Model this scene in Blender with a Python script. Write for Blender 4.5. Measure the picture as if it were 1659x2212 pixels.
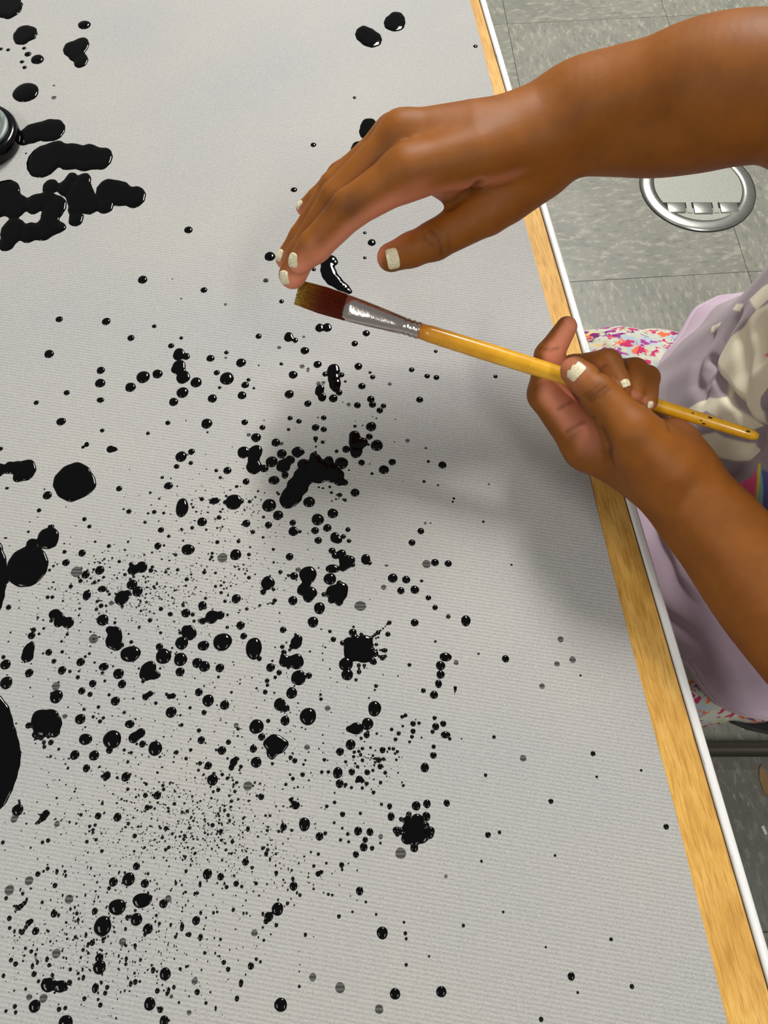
import bpy, bmesh, math, random
import numpy as np
from mathutils import Vector, Matrix

for _o in list(bpy.data.objects):
    bpy.data.objects.remove(_o)
scene = bpy.context.scene
COL = scene.collection

# ------------------------------------------------------------------ camera
W, H, F = 1659.0, 2212.0, 1662.0          # photo frame and focal length in pixels
PITCH = math.radians(67.0)                # looking down
CAM = Vector((0.0, 0.0, 0.95))
RIGHT = Vector((1, 0, 0))
UP = Vector((0, math.sin(PITCH), math.cos(PITCH)))
FWD = Vector((0, math.cos(PITCH), -math.sin(PITCH)))
cam_data = bpy.data.cameras.new('camera')
cam_data.sensor_fit = 'VERTICAL'
cam_data.sensor_height = 24.0
cam_data.lens = 24.0 * F / H
cam_data.clip_start = 0.02
cam = bpy.data.objects.new('camera', cam_data)
COL.objects.link(cam)
cam.location = CAM
cam.rotation_euler = (math.radians(90) - PITCH, 0, 0)
scene.camera = cam

# ------------------------------------------------------------------ light
scene.view_settings.view_transform = 'Standard'
scene.view_settings.look = 'None'
scene.view_settings.gamma = 1.0
scene.view_settings.use_curve_mapping = False
scene.view_settings.exposure = -0.2
world = bpy.data.worlds.new('room')
scene.world = world
world.use_nodes = True
wb = world.node_tree.nodes['Background']
wb.inputs[0].default_value = (1.0, 0.99, 0.965, 1)
wb.inputs[1].default_value = 0.27


def ceiling_panel(name, loc, power, sx=0.45, sy=1.2):
    L = bpy.data.lights.new(name, 'AREA')
    L.shape = 'RECTANGLE'
    L.size, L.size_y = sx, sy
    L.energy = power
    L.color = (1.0, 0.98, 0.945)
    o = bpy.data.objects.new(name, L)
    COL.objects.link(o)
    o.location = loc
    return o


ceiling_panel('ceiling_panel_far', (0.42, 2.2, 2.6), 136, 0.45, 1.2)
ceiling_panel('ceiling_panel_near', (1.0, -1.1, 2.6), 27, 0.3, 1.2)
ceiling_panel('fill_panel_left', (-1.35, -0.9, 2.6), 22, 0.45, 1.2)  # unseen fill lamp, added to soften shadows and brighten the hands


def ray(u, v):
    return RIGHT * ((u - W / 2) / F) + UP * ((H / 2 - v) / F) + FWD


def at(u, v, z):
    """point where the line of sight through photo pixel (u, v) meets height z"""
    d = ray(u, v)
    return CAM + d * ((z - CAM.z) / d.z)


def cp(u, v, d):
    """point seen at photo pixel (u, v) at d metres of depth"""
    return CAM + ray(u, v) * d


# ------------------------------------------------------------------ helpers
def tag(o, label=None, cat=None, group=None, kind=None):
    if label: o['label'] = label
    if cat: o['category'] = cat
    if group: o['group'] = group
    if kind: o['kind'] = kind
    return o


def empty(name, loc=(0, 0, 0)):
    o = bpy.data.objects.new(name, None)
    o.empty_display_size = 0.02
    COL.objects.link(o)
    o.location = loc
    return o


def link_mesh(name, me, mat=None, parent=None, smooth=False):
    if mat is not None and not me.materials:
        me.materials.append(mat)
    if smooth and len(me.polygons):
        me.polygons.foreach_set('use_smooth', [True] * len(me.polygons))
    o = bpy.data.objects.new(name, me)
    COL.objects.link(o)
    if parent is not None:
        o.parent = parent
        o.matrix_parent_inverse = Matrix.Translation(-Vector(parent.location))
    return o


def mesh_of(name, verts, faces):
    me = bpy.data.meshes.new(name)
    me.from_pydata([tuple(v) for v in verts], [], [tuple(f) for f in faces])
    me.update()
    return me


def bm_obj(name, bm, mat, parent=None, smooth=False):
    me = bpy.data.meshes.new(name)
    bmesh.ops.recalc_face_normals(bm, faces=bm.faces[:])
    bm.to_mesh(me)
    bm.free()
    return link_mesh(name, me, mat, parent, smooth)


def add_box(bm, p0, p1, bevel=0.0, segs=2):
    vs = [bm.verts.new((x, y, z)) for x in (p0[0], p1[0]) for y in (p0[1], p1[1]) for z in (p0[2], p1[2])]
    idx = [(0, 1, 3, 2), (4, 6, 7, 5), (0, 4, 5, 1), (2, 3, 7, 6), (0, 2, 6, 4), (1, 5, 7, 3)]
    fs = [bm.faces.new([vs[i] for i in f]) for f in idx]
    if bevel:
        es = list({e for f in fs for e in f.edges})
        bmesh.ops.bevel(bm, geom=es, offset=bevel, segments=segs, profile=0.5, affect='EDGES')
    return vs


def add_prism(bm, pts, z0, z1):
    lo = [bm.verts.new((p[0], p[1], z0)) for p in pts]
    hi = [bm.verts.new((p[0], p[1], z1)) for p in pts]
    n = len(pts)
    bm.faces.new(hi)
    bm.faces.new(lo[::-1])
    for i in range(n):
        j = (i + 1) % n
        bm.faces.new((lo[i], lo[j], hi[j], hi[i]))


def add_tube(bm, pts, radii, seg=12, cap=True, flat=None):
    pts = [Vector(p) for p in pts]
    rings = []
    prev = None
    for i, p in enumerate(pts):
        t = (pts[min(i + 1, len(pts) - 1)] - pts[max(i - 1, 0)]).normalized()
        if prev is None:
            a = Vector((0, 0, 1)) if abs(t.z) < 0.9 else Vector((0, 1, 0))
            n = (a - t * a.dot(t)).normalized()
        else:
            n = (prev - t * prev.dot(t)).normalized()
        prev = n
        b = t.cross(n)
        r = radii[i] if hasattr(radii, '__len__') else radii
        ra, rb = r if hasattr(r, '__len__') else (r, r)
        rings.append([bm.verts.new(p + n * (ra * math.cos(q)) + b * (rb * math.sin(q)))
                      for q in [2 * math.pi * k / seg for k in range(seg)]])
    for a, b in zip(rings, rings[1:]):
        for k in range(seg):
            bm.faces.new((a[k], a[(k + 1) % seg], b[(k + 1) % seg], b[k]))
    if cap:
        bm.faces.new(rings[0][::-1])
        bm.faces.new(rings[-1])
    return rings


def add_lathe(bm, prof, centre, seg=48):
    """profile of (radius, z) pairs turned about the vertical through centre"""
    rings = []
    for r, z in prof:
        rings.append([bm.verts.new((centre[0] + r * math.cos(2 * math.pi * k / seg),
                                    centre[1] + r * math.sin(2 * math.pi * k / seg), centre[2] + z)) for k in range(seg)])
    for a, b in zip(rings, rings[1:]):
        for k in range(seg):
            bm.faces.new((a[k], a[(k + 1) % seg], b[(k + 1) % seg], b[k]))
    bm.faces.new(rings[-1])
    bm.faces.new(rings[0][::-1])


# ------------------------------------------------------------------ materials
class NT:
    def __init__(self, name, base=(0.5, 0.5, 0.5), rough=0.5, metal=0.0, spec=0.5, coat=0.0):
        self.m = bpy.data.materials.new(name)
        self.m.use_nodes = True
        self.t = self.m.node_tree
        self.b = self.t.nodes['Principled BSDF']
        self.b.inputs['Base Color'].default_value = (*base, 1)
        self.b.inputs['Roughness'].default_value = rough
        self.b.inputs['Metallic'].default_value = metal
        self.b.inputs['Specular IOR Level'].default_value = spec
        self.b.inputs['Coat Weight'].default_value = coat

    def n(self, kind, **kw):
        nd = self.t.nodes.new(kind)
        for k, v in kw.items():
            if k.startswith('i_'):
                key = k[2:].replace('_', ' ')
                nd.inputs[int(key) if key.isdigit() else key].default_value = v
            else:
                setattr(nd, k, v)
        return nd

    def l(self, a, b):
        self.t.links.new(a, b)

    def coord(self, scale=(1, 1, 1), rot=(0, 0, 0), kind='Object'):
        tc = self.n('ShaderNodeTexCoord')
        mp = self.n('ShaderNodeMapping')
        mp.inputs['Scale'].default_value = scale
        mp.inputs['Rotation'].default_value = rot
        self.l(tc.outputs[kind], mp.inputs['Vector'])
        return mp.outputs['Vector']

    def noise(self, vec, scale, detail=4, rough=0.5):
        nd = self.n('ShaderNodeTexNoise', i_Scale=scale, i_Detail=detail, i_Roughness=rough)
        self.l(vec, nd.inputs['Vector'])
        return nd.outputs['Fac']

    def ramp(self, fac, stops, mode='LINEAR'):
        nd = self.n('ShaderNodeValToRGB')
        cr = nd.color_ramp
        cr.interpolation = mode
        while len(cr.elements) < len(stops):
            cr.elements.new(0.5)
        for e, (p, c) in zip(cr.elements, stops):
            e.position = p
            e.color = (*c, 1) if len(c) == 3 else c
        self.l(fac, nd.inputs['Fac'])
        return nd.outputs['Color']

    def mix(self, fac, a, b, mode='MIX'):
        nd = self.n('ShaderNodeMix', data_type='RGBA', blend_type=mode)
        for s, v in ((nd.inputs['Factor'], fac), (nd.inputs['A'], a), (nd.inputs['B'], b)):
            if hasattr(v, 'is_linked') or hasattr(v, 'links'):
                self.l(v, s)
            elif isinstance(v, (int, float)):
                s.default_value = v
            else:
                s.default_value = (*v, 1) if len(v) == 3 else v
        return nd.outputs['Result']

    def math(self, op, a, b=0.0):
        nd = self.n('ShaderNodeMath', operation=op)
        for s, v in zip(nd.inputs, (a, b)):
            if isinstance(v, (int, float)):
                s.default_value = v
            else:
                self.l(v, s)
        return nd.outputs[0]

    def bump(self, h, strength=0.3, dist=0.001):
        nd = self.n('ShaderNodeBump', i_Strength=strength, i_Distance=dist)
        self.l(h, nd.inputs['Height'])
        self.l(nd.outputs['Normal'], self.b.inputs['Normal'])

    def col(self, c):
        self.l(c, self.b.inputs['Base Color'])
        return self


def srgb(r, g, b):
    f = lambda c: (c / 255 / 12.92) if c <= 10 else ((c / 255 + 0.055) / 1.055) ** 2.4
    return (f(r), f(g), f(b))


M = {}
# woven grey cloth: fine horizontal twill lines with loose fibre speckle
k = NT('grey_cloth', rough=0.62, spec=0.35)
v = k.coord(rot=(0, 0, math.radians(9)))
wv = k.n('ShaderNodeTexWave', wave_type='BANDS', bands_direction='Y', i_Scale=165.0, i_Distortion=0.6, i_Detail=2.0)
wv.inputs['Detail Scale'].default_value = 3.0
k.l(v, wv.inputs['Vector'])
wx = k.n('ShaderNodeTexWave', wave_type='BANDS', bands_direction='X', i_Scale=420.0, i_Distortion=0.5, i_Detail=1.0)
k.l(v, wx.inputs['Vector'])
weave = k.math('ADD', k.math('MULTIPLY', wv.outputs['Fac'], 0.7), k.math('MULTIPLY', wx.outputs['Fac'], 0.3))
fib = k.noise(k.coord(scale=(1, 2.2, 1)), 900, 3, 0.7)
blot = k.noise(k.coord(), 9, 3)
c0 = k.ramp(blot, [(0.3, srgb(158, 158, 159)), (0.7, srgb(168, 166, 160))])
c1 = k.mix(k.math('MULTIPLY', weave, 0.5), c0, srgb(112, 111, 108), 'MIX')
c2 = k.mix(k.ramp(fib, [(0.35, (0, 0, 0)), (0.75, (0.55, 0.55, 0.55))]), c1, srgb(204, 202, 195))
k.col(c2)
k.bump(k.math('ADD', weave, k.math('MULTIPLY', fib, 0.6)), 0.35, 0.0004)
M['cloth'] = k.m
# wood laminate
k = NT('wood_laminate', rough=0.55, spec=0.25)
g1 = k.noise(k.coord(scale=(1, 0.07, 1)), 900, 4, 0.6)
g2 = k.noise(k.coord(scale=(1, 0.22, 1)), 130, 5, 0.65)
g3 = k.noise(k.coord(scale=(1, 0.6, 1)), 30, 3, 0.5)
c = k.ramp(g2, [(0.3, srgb(190, 142, 62)), (0.5, srgb(212, 164, 80)), (0.72, srgb(228, 184, 104))])
c = k.mix(k.ramp(g1, [(0.48, (0, 0, 0)), (0.64, (0.6, 0.6, 0.6))]), c, srgb(160, 110, 42))
c = k.mix(k.ramp(g3, [(0.45, (0, 0, 0)), (0.7, (0.4, 0.4, 0.4))]), c, srgb(168, 114, 44))
k.col(c)
k.bump(g1, 0.12, 0.0003)
M['wood'] = k.m
# white edging with scuffs
k = NT('white_edging', rough=0.35, spec=0.5)
s = k.noise(k.coord(scale=(3, 0.25, 1)), 260, 4, 0.7)
c = k.ramp(s, [(0.3, srgb(120, 118, 112)), (0.36, srgb(226, 226, 222)), (0.75, srgb(240, 240, 237))])
k.col(c)
M['edging'] = k.m
M['edging_dark'] = NT('dark_joint', srgb(46, 38, 28), 0.8).m
# vinyl floor tiles with elongated chips
k = NT('vinyl_tile', rough=0.42, spec=0.4)
oi = k.n('ShaderNodeObjectInfo')
tc = k.n('ShaderNodeTexCoord')
off = k.n('ShaderNodeVectorMath', operation='SCALE')
off.inputs['Scale'].default_value = 7.0
cmb = k.n('ShaderNodeCombineXYZ')
k.l(oi.outputs['Random'], cmb.inputs[0]); k.l(oi.outputs['Random'], cmb.inputs[1])
k.l(cmb.outputs[0], off.inputs[0])
ad = k.n('ShaderNodeVectorMath', operation='ADD')
k.l(tc.outputs['Object'], ad.inputs[0]); k.l(off.outputs[0], ad.inputs[1])
mp = k.n('ShaderNodeMapping'); mp.inputs['Scale'].default_value = (1.0, 0.38, 1); mp.inputs['Rotation'].default_value = (0, 0, 0.5)
k.l(ad.outputs[0], mp.inputs['Vector'])
n1 = k.noise(mp.outputs['Vector'], 125, 5, 0.65)
n2 = k.noise(mp.outputs['Vector'], 260, 3, 0.6)
n3 = k.noise(ad.outputs[0], 14, 3, 0.5)
c = k.ramp(n3, [(0.3, srgb(110, 110, 100)), (0.7, srgb(126, 125, 114))])
c = k.mix(k.ramp(n1, [(0.54, (0, 0, 0)), (0.6, (0.75, 0.75, 0.75))]), c, srgb(146, 144, 130))
c = k.mix(k.ramp(n1, [(0.36, (0.7, 0.7, 0.7)), (0.43, (0, 0, 0))]), c, srgb(94, 96, 86))
c = k.mix(k.ramp(n2, [(0.66, (0, 0, 0)), (0.71, (0.7, 0.7, 0.7))]), c, srgb(186, 183, 168))
c = k.mix(k.ramp(n2, [(0.26, (0.6, 0.6, 0.6)), (0.33, (0, 0, 0))]), c, srgb(98, 106, 86))
k.col(c)
M['tile'] = k.m
M['subfloor'] = NT('tile_joint', srgb(104, 102, 92), 0.9).m
# black ink
k = NT('black_ink', (0.0012, 0.0011, 0.0012), 0.05, spec=0.5)
k.b.inputs['IOR'].default_value = 1.33
k.b.inputs['Specular IOR Level'].default_value = 0.45
M['ink'] = k.m
# soaked-in faint ink
k = NT('soaked_ink', srgb(52, 50, 48), 0.8, spec=0.2)
v = k.coord(rot=(0, 0, math.radians(9)), kind='Object')
geo = k.n('ShaderNodeNewGeometry')
wv = k.n('ShaderNodeTexWave', wave_type='BANDS', bands_direction='Y', i_Scale=165.0, i_Distortion=0.6)
k.l(geo.outputs['Position'], wv.inputs['Vector'])
tr = k.n('ShaderNodeBsdfTransparent')
mx = k.n('ShaderNodeMixShader')
fac = k.math('ADD', k.math('MULTIPLY', wv.outputs['Fac'], -0.3), 0.78)
k.l(fac, mx.inputs[0]); k.l(tr.outputs[0], mx.inputs[1]); k.l(k.b.outputs[0], mx.inputs[2])
k.l(mx.outputs[0], k.t.nodes['Material Output'].inputs['Surface'])
M['soaked'] = k.m
# brushed steel
k = NT('brushed_steel', srgb(178, 177, 170), 0.3, metal=1.0)
nn = k.noise(k.coord(scale=(1, 12, 1)), 120, 3)
k.col(k.ramp(nn, [(0.3, srgb(176, 175, 168)), (0.7, srgb(200, 199, 191))]))
M['steel'] = k.m
k = NT('outlet_lid_metal', srgb(180, 180, 172), 0.5, metal=0.3)
nn = k.noise(k.coord(), 300, 3)
k.col(k.ramp(nn, [(0.3, srgb(138, 140, 131)), (0.7, srgb(152, 153, 144))]))
M['lid'] = k.m
M['dark_gap'] = NT('dark_gap', srgb(30, 28, 22), 0.8).m
M['black_plastic'] = NT('black_plastic', srgb(16, 16, 17), 0.4).m
M['dark_metal'] = NT('dark_metal', srgb(70, 66, 54), 0.45, metal=0.5).m

# ------------------------------------------------------------------ floor of vinyl tiles
TABLE = 0.55
floor_root = empty('floor', (0, 0, 0))
tag(floor_root, kind='structure')
bm = bmesh.new()
add_box(bm, (-2.4, -2.4, -0.03), (2.4, 2.7, -0.0035))
bm_obj('floor_bed', bm, M['subfloor'], floor_root)
TS = 0.296
bm = bmesh.new()
add_box(bm, (0.0003, 0.0003, -0.003), (TS - 0.0003, TS - 0.0003, 0.0), 0.0003, 1)
tile_me = bpy.data.meshes.new('tile')
bmesh.ops.recalc_face_normals(bm, faces=bm.faces[:])
bm.to_mesh(tile_me); bm.free()
tile_me.materials.append(M['tile'])
TROT = math.radians(4.0)
J = at(1616, 587, 0)
for i in range(-5, 4):
    for j in range(-5, 5):
        o = bpy.data.objects.new('tile', tile_me)
        COL.objects.link(o)
        x, y = i * TS, j * TS
        quarter = (i + j) % 2          # chips run across on every other tile
        if quarter:
            x += TS
        o.location = (J.x + x * math.cos(TROT) - y * math.sin(TROT), J.y + x * math.sin(TROT) + y * math.cos(TROT), 0)
        o.rotation_euler = (0, 0, TROT + (math.pi / 2 if quarter else 0))
        o.parent = floor_root

# round floor outlet cover
oc = at(1506, 405, 0)
OR = (at(1629, 405, 0) - at(1383.5, 405, 0)).length / 2
outlet = empty('floor_outlet', (oc.x, oc.y, 0))
tag(outlet, 'round steel floor outlet cover with hinged lid set in the tiles', 'floor outlet')
bm = bmesh.new()
add_lathe(bm, [(OR * 1.012, -0.002), (OR * 1.012, 0.0008)], (oc.x, oc.y, 0.0006), 64)
bm_obj('dark_rim', bm, M['dark_gap'], outlet)  # thin dark ring just outside the steel cover
bm = bmesh.new()
prof = [(OR * 0.775, 0.0020), (OR * 0.79, 0.0042), (OR * 0.85, 0.0046), (OR * 0.94, 0.0036), (OR * 0.995, 0.0016), (OR, 0.0006)]
seg = 72
rings = [[bm.verts.new((oc.x + r * math.cos(2 * math.pi * q / seg), oc.y + r * math.sin(2 * math.pi * q / seg), z)) for q in range(seg)] for r, z in prof]
for a, b in zip(rings, rings[1:]):
    for q in range(seg):
        bm.faces.new((a[q], b[q], b[(q + 1) % seg], a[(q + 1) % seg]))
bm_obj('ring', bm, M['steel'], outlet, True)
# lid: a disc cut straight on the hinge side, with two notches
bm = bmesh.new()
LR = OR * 0.765
ycut = -LR * 0.5
pts = []
a0 = math.asin(-0.5)
for q in range(49):
    a = a0 + (math.pi - 2 * a0) * q / 48
    pts.append((oc.x + LR * math.cos(a), oc.y + LR * math.sin(a)))
u = LR
for x, y in ((-0.36, 0), (-0.36, -0.30), (-0.24, -0.30), (-0.24, 0), (0.24, 0), (0.24, -0.30), (0.36, -0.30), (0.36, 0)):
    pts.append((oc.x + x * u, oc.y + ycut + y * u))
add_prism(bm, pts, 0.0008, 0.0036)
bm_obj('lid', bm, M['lid'], outlet)
for x0, x1 in ((-0.80, -0.39), (-0.21, 0.21), (0.39, 0.80)):
    bm = bmesh.new()
    y0 = -0.33 if abs(x0 + x1) < 0.1 else -0.30
    add_box(bm, (oc.x + x0 * u, oc.y + ycut + y0 * u, 0.0008), (oc.x + x1 * u, oc.y + ycut - 0.02 * u, 0.0052), 0.0014, 3)
    bm_obj('hinge_block', bm, M['steel'], outlet, True)
bm = bmesh.new()
lp = []
for q in range(25):
    a = math.radians(-140 + 100 * q / 24)
    lp.append((oc.x + OR * 0.78 * math.cos(a), oc.y + OR * 0.78 * math.sin(a)))
add_prism(bm, lp, 0.0005, 0.0026)
bm_obj('hinge_well', bm, M['lid'], outlet)

# scraps on the floor
p = at(1650, 1686, 0)
bm = bmesh.new()
sc = [(0.000, 0.018), (0.004, 0.010), (0.0045, -0.006), (0.001, -0.017), (-0.003, -0.012), (-0.0055, 0.002), (-0.003, 0.014)]
add_prism(bm, [(p.x + a, p.y + b) for a, b in sc], 0.0, 0.0012)
tag(bm_obj('paper_scrap', bm, NT('brown_scrap', srgb(150, 118, 76), 0.7).m), 'small brown leaf-shaped scrap lying on the floor', 'scrap')
p = at(1650, 1793, 0)
bm = bmesh.new()
add_prism(bm, [(p.x + a, p.y + b) for a, b in ((-0.003, 0.004), (0.0005, 0.005), (0.003, -0.004), (0.0, -0.005))], 0.0, 0.0012)
tag(bm_obj('paper_crumb', bm, NT('white_crumb', srgb(235, 235, 230), 0.7).m), 'tiny white paper crumb lying on the floor', 'scrap')

# ------------------------------------------------------------------ table
e0, e1 = at(1041, 0, TABLE), at(1659, 2101, TABLE)      # middle of the edging, far and near
ed = (e1 - e0).normalized()
eang = math.atan2(-ed.x, -ed.y)                           # turn of the long edge from +y
table = empty('table', (e0.x - 0.5, 0.2, 0))
tag(table, 'classroom table with oak laminate top and white edging', 'table')
ex = Vector((math.cos(-eang), math.sin(-eang), 0))        # across the table, to the right
ey = Vector((-math.sin(-eang), math.cos(-eang), 0))
wo = at(1345.6, 1065, TABLE)                              # a point on the wood / edging joint
TM = Matrix(((ex.x, ey.x, 0, wo.x), (ex.y, ey.y, 0, wo.y), (ex.z, ey.z, 1, 0), (0, 0, 0, 1)))


def tobj(name, bm, mat, parent, smooth=False):
    """an object modelled in the table's own axes: x across (0 at the wood joint), y along"""
    bmesh.ops.recalc_face_normals(bm, faces=bm.faces[:])
    me = bpy.data.meshes.new(name)
    bm.to_mesh(me); bm.free()
    me.materials.append(mat)
    if smooth:
        me.polygons.foreach_set('use_smooth', [True] * len(me.polygons))
    o = bpy.data.objects.new(name, me)
    COL.objects.link(o)
    o.parent = parent
    o.matrix_parent_inverse = Matrix.Translation(-Vector(parent.location))
    o.matrix_world = TM
    o.matrix_basis = TM
    return o


TX0, TY0, TY1 = -0.76, -0.55, 1.25
bm = bmesh.new()
add_box(bm, (TX0, TY0, TABLE - 0.024), (0.0, TY1, TABLE), 0.0004, 1)
tobj('table_top', bm, M['wood'], table)
for nm, box in (('edging', ((0.0006, TY0, TABLE - 0.026), (0.0052, TY1, TABLE + 0.0012))),
                ('edging', ((TX0 - 0.0052, TY0, TABLE - 0.026), (TX0 - 0.0006, TY1, TABLE + 0.0012))),
                ('edging', ((TX0, TY1 + 0.0006, TABLE - 0.026), (0.0, TY1 + 0.0052, TABLE + 0.0012))),
                ('edging', ((TX0, TY0 - 0.0052, TABLE - 0.026), (0.0, TY0 - 0.0006, TABLE + 0.0012)))):
    bm = bmesh.new()
    add_box(bm, box[0], box[1], 0.0013, 3)
    tobj(nm, bm, M['edging'], table, True)
bm = bmesh.new()
add_box(bm, (0.0, TY0, TABLE - 0.024), (0.0009, TY1, TABLE - 0.0006))
tobj('joint', bm, M['edging_dark'], table)
for x in (TX0 + 0.06, -0.10):
    for y in (TY0 + 0.08, TY1 - 0.08):
        bm = bmesh.new()
        add_tube(bm, [(x, y, 0.012), (x, y, TABLE - 0.024)], 0.016, 16)
        leg = tobj('leg', bm, M['dark_metal'], table, False)
        bm = bmesh.new()
        add_tube(bm, [(x, y, 0.0), (x, y, 0.014)], 0.02, 16)
        tobj('foot', bm, M['black_plastic'], leg)
bm = bmesh.new()
add_box(bm, (TX0 + 0.07, TY0 + 0.1, TABLE - 0.075), (TX0 + 0.09, TY1 - 0.1, TABLE - 0.0245))
tobj('apron', bm, M['dark_metal'], table)

# ------------------------------------------------------------------ grey cloth
CT = TABLE + 0.0009                                        # top of the cloth
ci0, ci1 = at(1014, 0, TABLE), at(1570, 2212, TABLE)
cd = (ci1 - ci0).normalized()
far, near = ci0 - cd * 0.42, ci1 + cd * 0.28
perp = Vector((cd.y, -cd.x, 0))
if perp.x > 0: perp = -perp
bm = bmesh.new()
n = 90
edge = []
rnd = random.Random(4)
for q in range(n + 1):
    p = far.lerp(near, q / n)
    wig = 0.0006 * math.sin(q * 0.35) + rnd.uniform(-0.00015, 0.00015)
    edge.append(p + perp * wig)
top_r = [bm.verts.new((p.x, p.y, CT)) for p in edge]
bot_r = [bm.verts.new((p.x + 0.0002, p.y, TABLE + 0.0001)) for p in edge]
top_l = [bm.verts.new((p.x + perp.x * 0.6, p.y + perp.y * 0.6, CT)) for p in edge]
bot_l = [bm.verts.new((p.x + perp.x * 0.6, p.y + perp.y * 0.6, TABLE + 0.0001)) for p in edge]
for q in range(n):
    bm.faces.new((top_r[q], top_r[q + 1], top_l[q + 1], top_l[q]))
    bm.faces.new((top_r[q], bot_r[q], bot_r[q + 1], top_r[q + 1]))
    bm.faces.new((top_l[q], top_l[q + 1], bot_l[q + 1], bot_l[q]))
    bm.faces.new((bot_r[q], bot_l[q], bot_l[q + 1], bot_r[q + 1]))
bm.faces.new((top_r[0], top_l[0], bot_l[0], bot_r[0]))
bm.faces.new((top_r[n], bot_r[n], bot_l[n], top_l[n]))
cloth = bm_obj('painting_cloth', bm, M['cloth'])
tag(cloth, 'light grey woven cloth spread over the table, spattered with black ink', 'cloth')

# ------------------------------------------------------------------ low ink pot at the left edge
bc = at(-40, 312, TABLE)
bottle = empty('ink_pot', (bc.x, bc.y, CT))
tag(bottle, 'low black ink pot with a grey lid at the left edge', 'ink pot')
M['ink_glass'] = NT('ink_glass', srgb(4, 5, 6), 0.15, spec=0.25).m
bm = bmesh.new()
add_lathe(bm, [(0.0265, 0.0), (0.0285, 0.0012), (0.029, 0.003), (0.029, 0.0085), (0.028, 0.0102), (0.025, 0.0108)], (bc.x, bc.y, CT), 64)
bm_obj('pot', bm, M['ink_glass'], bottle, True)
k = NT('grey_lid', srgb(118, 128, 124), 0.45)
st = k.noise(k.coord(scale=(1, 0.1, 1)), 260, 3)
k.col(k.ramp(st, [(0.35, srgb(84, 98, 98)), (0.7, srgb(150, 158, 150))]))
M['pot_lid'] = k.m
bm = bmesh.new()
add_lathe(bm, [(0.0235, 0.0106), (0.0242, 0.0110), (0.0242, 0.0124), (0.0236, 0.0132), (0.021, 0.0136), (0.0205, 0.0130), (0.004, 0.0130)], (bc.x, bc.y, CT), 64)
bm_obj('lid', bm, M['pot_lid'], bottle, True)

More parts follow.
